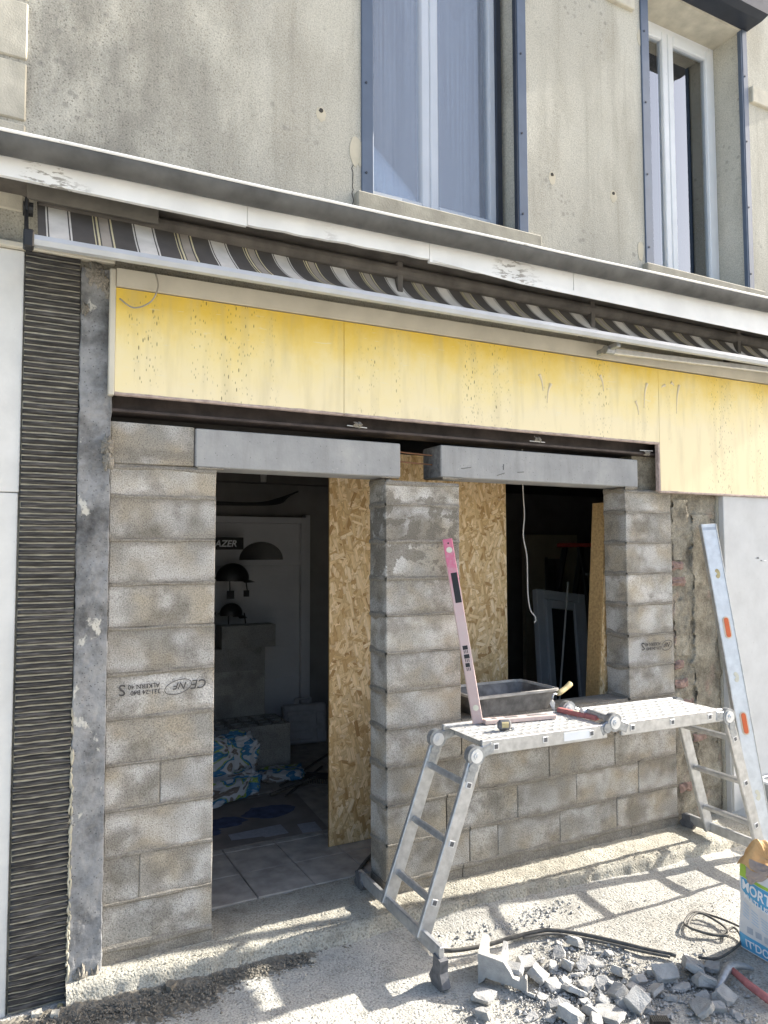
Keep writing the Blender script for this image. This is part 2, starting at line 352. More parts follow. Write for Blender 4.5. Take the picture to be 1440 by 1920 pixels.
def _glass(name, tint, trans):
    m = Mat(name, tint, .02)
    t = m.n('BsdfTransparent'); g = m.n('BsdfGlossy'); g.inputs['Roughness'].default_value = .01; g.inputs['Color'].default_value = (.95, .97, 1, 1)
    t.inputs['Color'].default_value = (*trans, 1)
    fr = m.n('Fresnel'); fr.inputs['IOR'].default_value = 1.55      # four glass surfaces of a double pane reflect together
    mx = m.n('MixShader'); m.t.links.new(m.math('ADD', m.math('MULTIPLY', fr.outputs[0], 2.6), .08, True), mx.inputs[0]); m.t.links.new(t.outputs[0], mx.inputs[1]); m.t.links.new(g.outputs[0], mx.inputs[2])
    out = [x for x in m.t.nodes if x.type == 'OUTPUT_MATERIAL'][0]; m.t.links.new(mx.outputs[0], out.inputs[0]); return m.done()
MT['glass'] = _glass('window_glass', (.8, .85, .9), (.8, .85, .88))
def _screen():
    m = Mat('insect_screen_mesh', (.46, .52, .64), .45)
    m.set('Base Color', m.mix(1.0, (.46, .52, .64), m.ramp(m.noise(1, 2, .5, vec=m.pos((75, 1, .7)), dist=.3), [(.35, .84), (.65, 1.1)]), 'MULTIPLY'))
    m.set('Alpha', .34); return m.done()
MT['screen'] = _screen()
def _curtain():
    m = Mat('sheer_curtain', (.60, .62, .66), .9)
    m.set('Base Color', m.mix(1.0, (.78, .80, .84), m.ramp(m.noise(1, 3, vec=m.pos((70, 1, .3))), [(.32, .55), (.66, 1.08)]), 'MULTIPLY')); return m.done()  # vertical stripes paint the light and dark of the pleats into the colour
MT['curtain'] = _curtain()

# ------------------------------------------------------------------ mesh builder
class MB:
    def __init__(s): s.v = []; s.f = []
    def add(s, vs, fs):
        o = len(s.v); s.v += [tuple(p) for p in vs]; s.f += [tuple(i + o for i in f) for f in fs]; return s
    def box(s, x0, x1, y0, y1, z0, z1, b=0.0, M=None):
        if b <= 0:
            vs = [Vector((x, y, z)) for z in (z0, z1) for y in (y0, y1) for x in (x0, x1)]
            fs = [(0, 2, 3, 1), (4, 5, 7, 6), (0, 1, 5, 4), (2, 6, 7, 3), (0, 4, 6, 2), (1, 3, 7, 5)]
        else:
            b = min(b, (x1 - x0) * .45, (y1 - y0) * .45, (z1 - z0) * .45)
            lo, hi = (x0, y0, z0), (x1, y1, z1); vs = []; ix = {}
            for cx in (0, 1):
                for cy in (0, 1):
                    for cz in (0, 1):
                        c = (cx, cy, cz)
                        for a in range(3):      # the point of this corner lying on the face of axis a
                            p = [hi[k] - b if c[k] else lo[k] + b for k in range(3)]
                            p[a] = hi[a] if c[a] else lo[a]
                            ix[(c, a)] = len(vs); vs.append(Vector(p))
            fs = []
            for a in range(3):
                u, v = (a + 1) % 3, (a + 2) % 3
                for sd_ in (0, 1):
                    q = []
                    for (cu, cv) in ((0, 0), (1, 0), (1, 1), (0, 1)):
                        c = [0, 0, 0]; c[a] = sd_; c[u] = cu; c[v] = cv; q.append(ix[(tuple(c), a)])
                    fs.append(tuple(q) if sd_ else tuple(q[::-1]))
                for cu in (0, 1):               # edges running along axis a
                    for cv in (0, 1):
                        c0 = [0, 0, 0]; c0[u] = cu; c0[v] = cv; c1 = list(c0); c1[a] = 1; c0, c1 = tuple(c0), tuple(c1)
                        q = (ix[(c0, u)], ix[(c1, u)], ix[(c1, v)], ix[(c0, v)])
                        fs.append(q if cu == cv else q[::-1])
            for cx in (0, 1):
                for cy in (0, 1):
                    for cz in (0, 1):
                        c = (cx, cy, cz); t = (ix[(c, 0)], ix[(c, 1)], ix[(c, 2)])
                        fs.append(t if (cx + cy + cz) % 2 else t[::-1])
        if M is not None: vs = [M @ p for p in vs]
        return s.add(vs, fs)
    def bar(s, p0, p1, wd, ht, upv=(0, 0, 1), b=0.003):
        p0, p1 = Vector(p0), Vector(p1); d = p1 - p0; L = d.length; ax = d / L
        sx = ax.cross(Vector(upv)).normalized(); uz = sx.cross(ax).normalized()
        M = Matrix((ax, sx, uz)).transposed().to_4x4(); M.translation = p0
        return s.box(0, L, -wd / 2, wd / 2, -ht / 2, ht / 2, b, M)
    def tube(s, path, r, n=8, cap=True):
        path = [Vector(p) for p in path]; rs = r if isinstance(r, (list, tuple)) else [r] * len(path)
        prev = None; base = len(s.v); fs = []
        for i, p in enumerate(path):
            t = (path[min(i + 1, len(path) - 1)] - path[max(i - 1, 0)]).normalized()
            if prev is None:
                a = Vector((0, 0, 1)) if abs(t.z) < .9 else Vector((1, 0, 0)); nx = t.cross(a).normalized()
            else: nx = (prev - t * prev.dot(t)).normalized()
            prev = nx; ny = t.cross(nx)
            for k in range(n):
                an = 2 * math.pi * k / n; s.v.append(tuple(p + (nx * math.cos(an) + ny * math.sin(an)) * rs[i]))
        m = len(path)
        for i in range(m - 1):
            for k in range(n):
                a = base + i * n + k; b = base + i * n + (k + 1) % n; fs.append((a, b, b + n, a + n))
        if cap: fs.append(tuple(base + k for k in range(n))[::-1]); fs.append(tuple(base + (m - 1) * n + k for k in range(n)))
        s.f += fs; return s
    def prism(s, pts, d, flip=False):
        n = len(pts); vs = [Vector(p) for p in pts] + [Vector(p) + Vector(d) for p in pts]
        fs = [tuple(range(n))[::-1], tuple(range(n, 2 * n))] + [(k, (k + 1) % n, n + (k + 1) % n, n + k) for k in range(n)]
        return s.add(vs, fs)
    def grid(s, fn, nu, nv):
        vs = [fn(i / nu, j / nv) for j in range(nv + 1) for i in range(nu + 1)]
        fs = [(j * (nu + 1) + i, j * (nu + 1) + i + 1, (j + 1) * (nu + 1) + i + 1, (j + 1) * (nu + 1) + i) for j in range(nv) for i in range(nu)]
        return s.add(vs, fs)
    def mesh(s, name, mat, smooth=False):
        me = bpy.data.meshes.new(name); me.from_pydata(s.v, [], s.f); me.update()
        me.materials.append(MT[mat] if isinstance(mat, str) else mat)
        bm = bmesh.new(); bm.from_mesh(me); bmesh.ops.recalc_face_normals(bm, faces=bm.faces); bm.to_mesh(me); bm.free()
        if smooth:
            for p in me.polygons: p.use_smooth = True
        return me
    def build(s, name, mat, parent=None, smooth=False):
        return link(name, s.mesh(name, mat, smooth), parent)

def link(name, me, parent=None, M=None):
    o = bpy.data.objects.new(name, me); COL.objects.link(o)
    if parent is not None: o.parent = parent
    if M is not None: o.matrix_world = M
    return o
def tag(o, label=None, cat=None, group=None, kind=None):
    if label: o['label'] = label
    if cat: o['category'] = cat
    if group: o['group'] = group
    if kind: o['kind'] = kind
    return o
def thing(name, label, cat, group=None):
    o = bpy.data.objects.new(name, None); COL.objects.link(o); o.empty_display_size = .1
    return tag(o, label, cat, group)
def box(name, mat, x0, x1, y0, y1, z0, z1, b=.003, parent=None): return MB().box(x0, x1, y0, y1, z0, z1, b).build(name, mat, parent)
def cyl(mb, p0, p1, r, n=16): return mb.tube([p0, p1], r, n)
def nz(x, y, z, s=1.0): return noise.noise(Vector((x * s, y * s, z * s)))
def text_mesh(txt, size, mat, shear=0.0, bold=0.0):
    cu = bpy.data.curves.new('lettering', 'FONT'); cu.body = txt; cu.size = size; cu.shear = shear; cu.offset = bold; cu.resolution_u = 3
    o = bpy.data.objects.new('lettering', cu); me = bpy.data.meshes.new_from_object(o)
    bpy.data.objects.remove(o); me.materials.clear(); me.materials.append(MT[mat]); return me
def smooth_path(pts, k=6):
    P = [Vector(p) for p in pts]; out = []
    for i in range(len(P) - 1):
        a, b, c, d = P[max(i - 1, 0)], P[i], P[i + 1], P[min(i + 2, len(P) - 1)]
        for j in range(k):
            t = j / k; out.append(.5 * ((2 * b) + (c - a) * t + (2 * a - 5 * b + 4 * c - d) * t * t + (3 * b - a - 3 * c + d) * t ** 3))
    return out + [P[-1]]

# ================================================================== SETTING: ground, ledge, floor, room
def axis(lo, hi, flo, fhi, fine, growth=1.35):
    a = [flo + (fhi - flo) * k / fine for k in range(fine + 1)]; st = (fhi - flo) / fine
    x, s_ = flo, st
    while x > lo: s_ *= growth; x -= s_; a.insert(0, max(x, lo))
    x, s_ = fhi, st
    while x < hi: s_ *= growth; x += s_; a.append(min(x, hi))
    return a
gx = axis(-150, 150, -.6, 6.0, 150); gy = axis(-150, 150, -2.4, .1, 70)
vs = []
for y in gy:
    for x in gx:
        near = 1.0 if (-1.5 < x < 7 and -3 < y < .2) else 0.0
        z = near * (.010 * nz(x, y, 0, 2.2) + .005 * nz(x, y, 3, 9) + .003 * nz(x, y, 7, 25))
        if x > 1.7: z += near * min(1, (x - 1.7) * 2) * .05 * math.exp(-max(0, -.2 - y) / .09)      # swept debris banked against the ledge
        if y > .05: z = -.03
        vs.append((x, y, z))
nx_ = len(gx)
MB().add(vs, [(j * nx_ + i, j * nx_ + i + 1, (j + 1) * nx_ + i + 1, (j + 1) * nx_ + i) for j in range(len(gy) - 1) for i in range(nx_ - 1)]).build('ground', 'street', smooth=True)['kind'] = 'structure'

def ledge_y(x):     # the worn front edge of the raised strip the walls stand on
    t = max(0, min(1, (x - .3) / 3.5)); return -.085 - .20 * t + .018 * nz(x, 0, 5, 3) + .008 * nz(x, 0, 1, 14)
def ledge(u, v):
    x = .3 + u * 4.35; y0 = ledge_y(x); rows = (0.0, .04, .09, .2, .4, .6, .8, 1.0)
    k = v * 7
    if k < 1.5:
        zz = (-.02, .05 + .012 * nz(x, 2, 2, 6))[int(round(k))]; return (x, y0 - (.035 + .02 * nz(x, 0, 0, 8)) * (1 - k), zz)
    t = (k - 2) / 5; y = y0 + .012 + t * (.31 - y0)
    fall = min(1, t * 6)
    return (x, y, .078 + .02 * fall + .008 * nz(x, y, 0, 5) + .005 * nz(x, y, 4, 17) + .003 * nz(x, y, 8, 45))
lg = MB()
NU, NV = 260, 30
def ledge2(u, v):
    x = .3 + u * 4.35; y0 = ledge_y(x)
    if v < .05: return (x, y0 - .022 - .010 * nz(x, 0, 0, 8), -.02)
    if v < .1: return (x, y0 - .008 - .006 * nz(x, 0, 3, 12), .055 + .01 * nz(x, 0, 5, 9))
    t = (v - .1) / .9; y = y0 + t * (.31 - y0)
    zz = .084 + .010 * min(1, t * 7) + .007 * nz(x, y, 0, 5) + .005 * nz(x, y, 4, 17) + .003 * nz(x, y, 8, 45)
    return (x, y, min(zz, .099))
lg.grid(ledge2, NU, NV).build('threshold_ledge', 'ledge', smooth=True)['kind'] = 'structure'
fl = box('floor', 'slab', .2, 8.4, .30, 4.9, -.05, .092, 0); fl['kind'] = 'structure'
tile_mb = MB().box(0, .325, 0, .325, 0, .012, .003).mesh('floor_tile', 'tile')
for i in range(8):
    for j in range(10):
        t = link('floor_tile', tile_mb, fl, Matrix.Translation((.615 + i * .33, .305 + j * .33, .0885 + random.uniform(-.0012, .0012))))
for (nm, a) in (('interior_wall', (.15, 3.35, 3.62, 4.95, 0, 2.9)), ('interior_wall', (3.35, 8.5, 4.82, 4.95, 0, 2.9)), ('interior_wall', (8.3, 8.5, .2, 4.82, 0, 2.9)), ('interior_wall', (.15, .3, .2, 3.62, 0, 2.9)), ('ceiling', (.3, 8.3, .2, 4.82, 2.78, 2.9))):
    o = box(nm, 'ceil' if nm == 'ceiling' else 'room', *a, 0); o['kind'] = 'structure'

# ================================================================== HOUSE FRONT
H = thing('house_facade', 'weathered grey beige rendered house front with two upper windows', 'building')
wl = MB()
T0, T1 = 0.0, .38
def wbox(x0, x1, z0, z1): wl.box(x0, x1, T0, T1, z0, z1)
W1 = (1.775, 2.862, 3.93, 6.4); W2 = (3.985, 5.018, 3.93, 5.985)
wbox(-4, 9.5, 2.72, 3.93)
wbox(-4, W1[0], 3.93, 7.6); wbox(W1[1], W2[0], 3.93, 7.6); wbox(W2[1], 9.5, 3.93, 7.6)
wbox(W1[0], W1[1], W1[3], 7.6); wbox(W2[0], W2[1], W2[3], 7.6)
wl.box(-4, .08, .0, .38, 0, 2.72); wl.box(4.60, 9.5, .0, .38, 0, 2.72)
wl.build('wall', 'render', H)
# soffit of second window opening carries light paint
box('opening_soffit', 'quoin', W2[0], W2[1], .002, .26, W2[3] - .012, W2[3] + .001, 0, H)
zq = 3.30
for k, z1 in enumerate((3.868, 4.152, 4.435, 4.72, 5.0, 5.3, 5.6)):
    box('quoin', 'quoin', -.9, .064 + .004 * nz(k, 0, 0, 3), -.010, .012, max(zq, 3.45) + .009, z1 - .009, .006, H); zq = z1
for (x0, x1) in ((1.70, 2.985), (3.90, 5.16)):
    box('window_sill', 'sill', x0, x1, -.045, .30, 3.79, 3.925, .008, H)
# string course blocks beside the upper right corners
box('stone_band', 'quoin', 3.60, 3.86, -.03, .01, 5.72, 5.86, .006, H)
box('stone_band', 'quoin', 5.10, 5.45, -.03, .01, 5.42, 5.55, .006, H)
def disc_patch(x, z, rx, rz, y, seed, n=18):
    return [(x + rx * (1 + .35 * nz(k, seed, 0, .9)) * math.cos(2 * math.pi * k / n), y, z + rz * (1 + .35 * nz(k, seed, 4, .9)) * math.sin(2 * math.pi * k / n)) for k in range(n)]
for i, (x, z) in enumerate(((1.501, 4.33), (3.11, 4.359), (3.643, 4.357))):
    MB().prism(disc_patch(x, z - .012, .03, .042, -.0012, i), (0, .004, 0)).build('filler_patch', 'patch', H)
    MB().prism(disc_patch(x, z + .008, .013, .012, -.003, i + 9, 9), (0, .003, 0)).build('anchor_hole', 'dark', H)
for i, (x, z, rx, rz) in enumerate(((1.715, 4.165, .045, .085), (3.93, 5.56, .03, .06), (3.885, 4.01, .028, .07))):
    MB().prism(disc_patch(x, z, rx, rz, -.003, i + 20), (0, .005, 0)).build('filler_patch', 'patch', H)
MB().tube([(1.69 + .02 * nz(k, 0, 0, .8), -.001, 3.80 + k * .02) for k in range(16)], .0022, 5).build('wall_crack', 'dark', H)

def window(Wn, yf, screen):
    x0, x1, z0, z1 = Wn
    fr = MB(); fw_ = .055
    fr.box(x0 + .002, x0 + fw_, yf, yf + .07, z0, z1, .004); fr.box(x1 - fw_, x1 - .002, yf, yf + .07, z0, z1, .004)
    fr.box(x0 + fw_ + .001, x1 - fw_ - .001, yf, yf + .07, z0, z0 + .06, .004); fr.box(x0 + fw_ + .001, x1 - fw_ - .001, yf, yf + .07, z1 - .06, z1, .004)
    W = fr.build('window', 'pvc', H)
    xm = (x0 + x1) / 2 - (.02 if screen else .03)
    for (a, b) in ((x0 + fw_ + .004, xm - .002), (xm + .002, x1 - fw_ - .004)):
        zb, zt = z0 + .064, z1 - .064; s = MB(); q = .058
        s.box(a, a + q, yf - .018, yf + .045, zb, zt, .006); s.box(b - q, b, yf - .018, yf + .045, zb, zt, .006)
        s.box(a + q + .001, b - q - .001, yf - .018, yf + .045, zb, zb + .07, .006); s.box(a + q + .001, b - q - .001, yf - .018, yf + .045, zt - .07, zt, .006)
        s.build('sash', 'pvc', W)
        MB().box(a + q - .01, b - q + .01, yf + .008, yf + .014, zb + .06, zt - .06).build('pane', 'glass', W)
    cu = MB().grid(lambda u, v: (x0 + .005 + u * (x1 - x0 - .01), yf + .075 + .012 * math.sin(u * 110) + .006 * math.sin(u * 37 + 1), z0 + .02 + v * (z1 - z0 - .04)), 300, 4)
    if screen: cu.build('curtain', 'curtain', W, True)
    else:
        MB().grid(lambda u, v: (x0 + .005 + u * 1.02, yf + .08 + .014 * math.sin(u * 50), z0 + .02 + v * (z1 - z0 - .04)), 90, 4).build('curtain', 'curtain', W, True)
    return W
Wa = window(W1, .19, True); Wb = window(W2, .245, False)
# insect screen cassette in front of the first window
sc = MB(); sy = .155
sc.box(2.79, 2.835, sy, sy + .03, 3.955, 6.3, .004); sc.box(1.80, 1.835, sy, sy + .03, 3.955, 6.3, .004)
sc.build('screen_rail', 'darkframe', Wa)
bb = box('screen_bar', 'blueframe', 1.836, 2.789, sy - .004, sy + .028, 3.945, 4.0, .004, Wa)
box('maker_label', 'label_red', 2.66, 2.715, sy - .008, sy - .0045, 3.962, 3.974, 0, Wa)
MB().grid(lambda u, v: (1.835 + u * .955, sy + .016 + .006 * nz(u * 3, v * 3, 0), 4.0 + v * 2.3), 24, 40).build('insect_screen', 'screen', Wa, True)
# roller shutter guides
for (x0, x1, zt) in ((1.742, 1.815, 6.45), (2.835, 2.905, 6.45), (3.93, 4.005, 5.985), (5.018, 5.075, 5.985)):
    g = MB(); g.box(x0, x1, -.012, .028, 3.927, zt, .003); G = g.build('shutter_guide', 'blueframe', H)
    for k in range(5):
        zz = 4.05 + k * .52
        if zz < zt - .1:
            s = MB(); cyl(s, ((x0 + x1) / 2 - .01, -.0165, zz), ((x0 + x1) / 2 - .01, -.0115, zz), .007, 8); s.build('screw', 'darkframe', G)
    if x0 in (2.835, 5.018): box('guide_slot', 'darkframe' if x0 < 3 else 'blueframe', x0 - .012, x0 - .0005, -.008, .024, 3.93, zt - .01, .002, G)
SB = MB(); prof = [(-.19, 6.005), (-.19, 6.12), (-.13, 6.18), (.0, 6.18), (.0, 5.99), (-.13, 5.99)]
SB.prism([(3.90, y, z) for y, z in prof], (1.19, 0, 0)); SB.build('shutter_box', 'darkframe', H)

# white neighbour cladding on the left, below the trim
NW = thing('white_wall_panel', 'white painted wall panel with black specks left of the dark ribbed cladding', 'wall')
box('panel', 'whitewall', -2.5, .074, -.022, -.001, 2.203, 3.275, .003, NW)
box('panel', 'whitewall', -2.5, .071, -.022, -.001, -.01, 2.199, .003, NW)
tr = box('ledge_trim', 'beige', -2.5, .452, -.052, -.001, 3.278, 3.303, .004)
tag(tr, 'thin beige ledge trim above the dark ribbed cladding', 'trim')

# ================================================================== DARK RIBBED CLADDING, CONCRETE POST
CL = thing('ribbed_cladding', 'tall strip of dark brown ribbed cladding slips with cream joints', 'cladding')
box('joint_backing', 'creamjoint', .080, .304, -.0212, -.001, .005, 3.27, 0, CL)
z = .012; k = 0
while z < 3.262:
    hgt = .0232 + .003 * nz(k, 0, 0, 1.7) ; wob = .0035 if z < 1.2 else .0018
    m = MB(); n = 14; base = len(m.v); prof = ((-.010, 0), (-.027, .22), (-.030, .5), (-.026, .8), (-.010, 1))
    for i in range(n + 1):
        x = .079 + .226 * i / n; xx = x + (.006 * nz(k, 9, 3, 2.3) if i in (0, n) else 0)
        dz = wob * nz(x * 9, k * .35, 0, 1.0) + wob * .6 * nz(x * 25, k * .8, 5)
        for (py, pt) in prof: m.v.append((xx, py - .006 + .004 * nz(x * 14, k * 1.3, pt * 3), z + dz + hgt * pt))
    for i in range(n):
        for j in range(4):
            a = i * 5 + j; m.f.append((a, a + 1, a + 6, a + 5))
    m.f.append((0, 1, 2, 3, 4)[::-1]); m.f.append(tuple(n * 5 + j for j in range(5)))
    m.build('cladding_slip', 'slip', CL, True)
    z += hgt + .0028 + .001 * nz(k, 4, 0, 2); k += 1
# ragged glue edge along the right side of the cladding
ge = MB()
for i in range(120):
    zz = .03 + 1.25 * random.random(); r = random.uniform(.002, .0062) * (1.25 if zz < 1.1 else .7); x = .306 + random.uniform(-.004, .006)
    n = 5; q_ = random.uniform(1.5, 5); ge.tube([(x, -.034, zz - r * q_), (x + random.uniform(-.003, .003), -.036, zz - r * q_ * .3), (x + random.uniform(-.002, .004), -.037, zz + r * q_ * .4), (x, -.034, zz + r * q_)], [r * .3, r * .8, r * .6, r * .2], 5)
tag(ge.build('glue_lumps', 'creamjoint', CL, True), kind='stuff')

def rough_sheet(name, mat, x0, x1, y, z0, z1, nu, nv, amp, parent=None, seed=0, depth=.12, edge=.0):
    def fn(u, v):
        x = x0 + u * (x1 - x0); zz = z0 + v * (z1 - z0)
        if u in (0.0, 1.0): x += edge * nz(u * 5, zz, seed, 9) + edge * .6 * nz(u * 5, zz, seed + 3, 28)
        return (x, y + amp * (nz(x, zz, seed, 6) + .5 * nz(x, zz, seed + 2, 18) + .3 * nz(x, zz, seed + 4, 50)), zz)
    m = MB().grid(fn, nu, nv); o = len(m.v)
    for j in range(nv + 1):                        # side walls back to full depth
        for u in (0, nu): p = m.v[j * (nu + 1) + u]; m.v.append((p[0], y + depth, p[2]))
    for j in range(nv):
        a0, a1 = j * (nu + 1), (j + 1) * (nu + 1); m.f.append((a0, a1, o + 2 * j + 2, o + 2 * j)); m.f.append((a0 + nu, a1 + nu, o + 2 * j + 3, o + 2 * j + 1))
    return m.build(name, mat, parent, True)
PO = thing('concrete_post', 'narrow scarred grey concrete post between ribbed cladding and block pier', 'post')
rough_sheet('post_face', 'post', .308, .447, -.034, .0, 3.245, 24, 400, .009, PO, 3, .22, .006)
for i, (zz, a) in enumerate(((3.19, 1.0), (3.14, .8), (3.22, 1.2), (2.36, .9), (2.43, 1.0), (3.05, .6), (.05, 1.3), (.09, 1.0))):
    x = (.40, .43, .36, .435, .43, .325, .41, .36)[i]
    n = 40; th = .010 + .006 * a
    rim = [(x + .030 * a * (1 + .8 * nz(k * .35, i, 0) + .4 * nz(k * 1.1, i, 5)) * math.cos(2 * math.pi * k / n), zz + .05 * a * (1 + .8 * nz(k * .35, i, 2) + .4 * nz(k * 1.1, i, 7)) * math.sin(2 * math.pi * k / n)) for k in range(n)]
    m = MB(); m.v = [(px, -.030, pz) for px, pz in rim] + [(x + (px - x) * .8, -.034 - th * (.55 + .4 * nz(k, i, 3, .9)), zz + (pz - zz) * .8) for k, (px, pz) in enumerate(rim)] + [(x + (px - x) * .4, -.036 - th * (.9 + .5 * nz(k, i, 4, .7)), zz + (pz - zz) * .4) for k, (px, pz) in enumerate(rim)] + [(x, -.036 - th, zz)]
    for r_ in (0, n):
        for k in range(n): m.f.append((r_ + k, r_ + (k + 1) % n, r_ + n + (k + 1) % n, r_ + n + k))
    for k in range(n): m.f.append((2 * n + k, 2 * n + (k + 1) % n, 3 * n))
    m.build('mortar_lump', 'mortar', PO)

# ================================================================== BLOCK PIERS AND LOW WALL
J = [.153 + .205 * k for k in range(11)]           # course joints up to 2.203
def put_block(parent, x0, x1, z0, z1, y0=0.0, y1=.2):
    dy = random.uniform(-.002, .002); g = .0032
    m = MB().box(x0 + g * .6, x1 - g * .6, y0 + dy, y1, z0 + g, z1 - g, random.uniform(.0025, .0055))
    m.v = [(x + random.uniform(-.0022, .0022), y + random.uniform(-.0012, .0022), z + random.uniform(-.0022, .0022)) for x, y, z in m.v]
    return m.build('block', 'block', parent)
def smear(m, x0, x1, z, y=0.0, hgt=.014, seed=0):
    n = max(8, int((x1 - x0) / .018)); vs = []; fs = []
    for i in range(n + 1):
        x = x0 + (x1 - x0) * i / n; e = 1.0
        up_ = hgt * (.85 + 1.1 * nz(x * 6, z * 9, seed)) + .005 * nz(x * 40, z, seed); dn = hgt * (.85 + 1.1 * nz(x * 5, z * 9, seed + 5)) + .005 * nz(x * 44, z, seed + 1)
        up_ = max(.004, up_); dn = max(.004, dn); pr = .0015 + .003 * (nz(x * 11, z, seed + 9) + .2)
        vs += [(x, y + .004, z - dn), (x, y - max(pr, .001) - .003, z - dn * .35), (x, y - max(pr, .001) - .003, z + up_ * .35), (x, y + .004, z + up_)]
    for i in range(n):
        for j in range(3): a = i * 4 + j; fs.append((a, a + 1, a + 5, a + 4))
    m.add(vs, fs)
def smear_side(m, x, y0, y1, z, seed=0, hgt=.026):
    n = 12; vs = []; fs = []
    for i in range(n + 1):
        y = y0 + (y1 - y0) * i / n
        up_ = max(.004, hgt * (.8 + .9 * nz(y * 12, z * 9, seed))); dn = max(.004, hgt * (.8 + .9 * nz(y * 12, z * 9, seed + 5)))
        vs += [(x + .004, y, z - dn), (x - .005, y, z - dn * .4), (x - .005, y, z + up_ * .4), (x + .004, y, z + up_)]
    for i in range(n):
        for j in range(3): a = i * 4 + j; fs.append((a, a + 1, a + 5, a + 4))
    m.add(vs, fs)
def pier(label, x0, x1, courses, cat='pier', left_side=False, group=None, zc=None):
    p = thing('block_pier' if cat == 'pier' else 'low_block_wall', label, cat, group); bl = []
    mo = MB(); lo = min(c[0] for c in courses); hi = max(c[1] for c in courses)
    for (z0, z1, xs) in courses:
        mo.box(xs[0] + .006, xs[-1] - .006, .0045, .192, z0 - .004, z1 + .004)
        for a, b in zip(xs[:-1], xs[1:]): bl.append(put_block(p, a, b, z0, z1))
        if z1 < hi - .01 or True:
            smear(mo, xs[0] + .004, xs[-1] - .004, z1 if z1 < hi - .01 else z1 - .012, seed=int(z1 * 100))
        if left_side: smear_side(mo, xs[0], .004, .196, z1, int(z1 * 77))
    mo.box(x0 + .001, x1 - .001, .004, .196, .075, lo + .004)
    smear(mo, x0 + .002, x1 - .002, lo + .005, hgt=.02, seed=41)
    mo.build('mortar', 'mortar', p)
    return p, bl
X = (.449, .947)
cs = []
for k in range(10):
    xs = [X[0], X[1]]
    if k == 3: xs = [X[0], .694, X[1]]
    if k == 1: xs = [X[0], .605, X[1]]
    cs.append((J[k], J[k + 1], xs))
cs.append((2.203, 2.349, list(X)))
PL, blL = pier('leftmost grey concrete block pier with printed stamp beside the doorway', X[0], X[1], cs)
put_block(PL, .449, .836, 2.352, 2.553)
cp = []
CPX = {0: (1.89, 2.425), 1: (1.89, 2.27), 2: (1.89, 2.419)}
for k in range(10): cp.append((J[k], J[k + 1], list(CPX.get(k, (1.89, 2.376)))))
cp.append((2.203, 2.333, [1.89, 2.376]))
PC, blC = pier('middle concrete block pier between doorway and window opening, wet mortar stains', 1.89, 2.376, cp, left_side=True)
rp = [(J[0], J[1], [3.564, 4.118]), (J[1], J[2], [3.759, 4.118]), (J[2], J[3], [3.553, 4.118])]
for k in range(3, 10): rp.append((J[k], J[k + 1], [3.69, 4.118]))
rp.append((2.203, 2.352, [3.69, 4.118]))
PR, blR = pier('right concrete block pier beside the old masonry, printed stamp near its middle', 3.69, 4.118, rp, left_side=True)
lw = [(J[0], J[1], [2.428, 2.623, 3.09, 3.561]), (J[1], J[2], [2.273, 2.77, 3.225, 3.756]), (J[2], J[3], [2.422, 2.492, 3.013, 3.55]), (J[3], J[4], [2.379, 2.75, 3.22, 3.687])]
LW, blW = pier('low tan grey block wall under the window opening behind the ladder', 2.38, 3.688, lw, 'wall')
for b_ in blC: b_.data.materials[0] = MT['block_stained']

def stamp(blk, x0, z0, scale, rows):
    """upside-down factory print on a block face, facing the street"""
    root = None
    vs, fs = [], []
    for (txt, dx, dz, size, shear) in rows:
        me = text_mesh(txt, size * scale, 'ink', shear, .0006)
        o = len(vs)
        for v in me.vertices: vs.append((x0 - (dx * scale + v.co.x), -.0062, z0 - (dz * scale + v.co.y)))
        fs += [tuple(i + o for i in p.vertices) for p in me.polygons]; bpy.data.meshes.remove(me)
    m = MB().add(vs, fs)
    return m
rowsL = [('CE', -.215, .006, .060, .25), ('NF', -.118, .012, .046, .35), ('331-24 B40', .005, .034, .029, 0), ('ALKERN 40', .008, .006, .029, 0), ('S', .160, .002, .074, 0)]
def oval(m, cx, cz, rx, rz, tilt, y=-.0062, wd=.0035):
    n = 40; ring = []
    for k in range(n):
        a = 2 * math.pi * k / n
        for rr in (0, wd):
            px, pz = (rx + rr) * math.cos(a), (rz + rr) * math.sin(a)
            ring.append((cx + px * math.cos(tilt) - pz * math.sin(tilt), y, cz + px * math.sin(tilt) + pz * math.cos(tilt)))
    m.add(ring, [(2 * k, 2 * k + 1, (2 * k + 3) % (2 * n), (2 * k + 2) % (2 * n)) for k in range(n)])
blkL = [b for b in blL if abs(b.bound_box[0][2] - (J[5] + .0045)) < .01][0]
m = stamp(blkL, .695, 1.335, 1.0, rowsL); oval(m, .772, 1.303, .062, .030, .25); m.build('printed_stamp', 'ink', blkL)
rowsR = [('NF', -.085, .012, .046, .35), ('331-24 B40', .005, .036, .029, 0), ('ALKERN 40', .008, .008, .029, 0), ('S', .155, .004, .072, 0)]
blkR = [b for b in blR if abs(b.bound_box[0][2] - (J[5] + .0045)) < .01][0]
m = stamp(blkR, 3.99, 1.335, 1.0, rowsR); oval(m, 4.042, 1.303, .050, .030, .25); m.build('printed_stamp', 'ink', blkR)

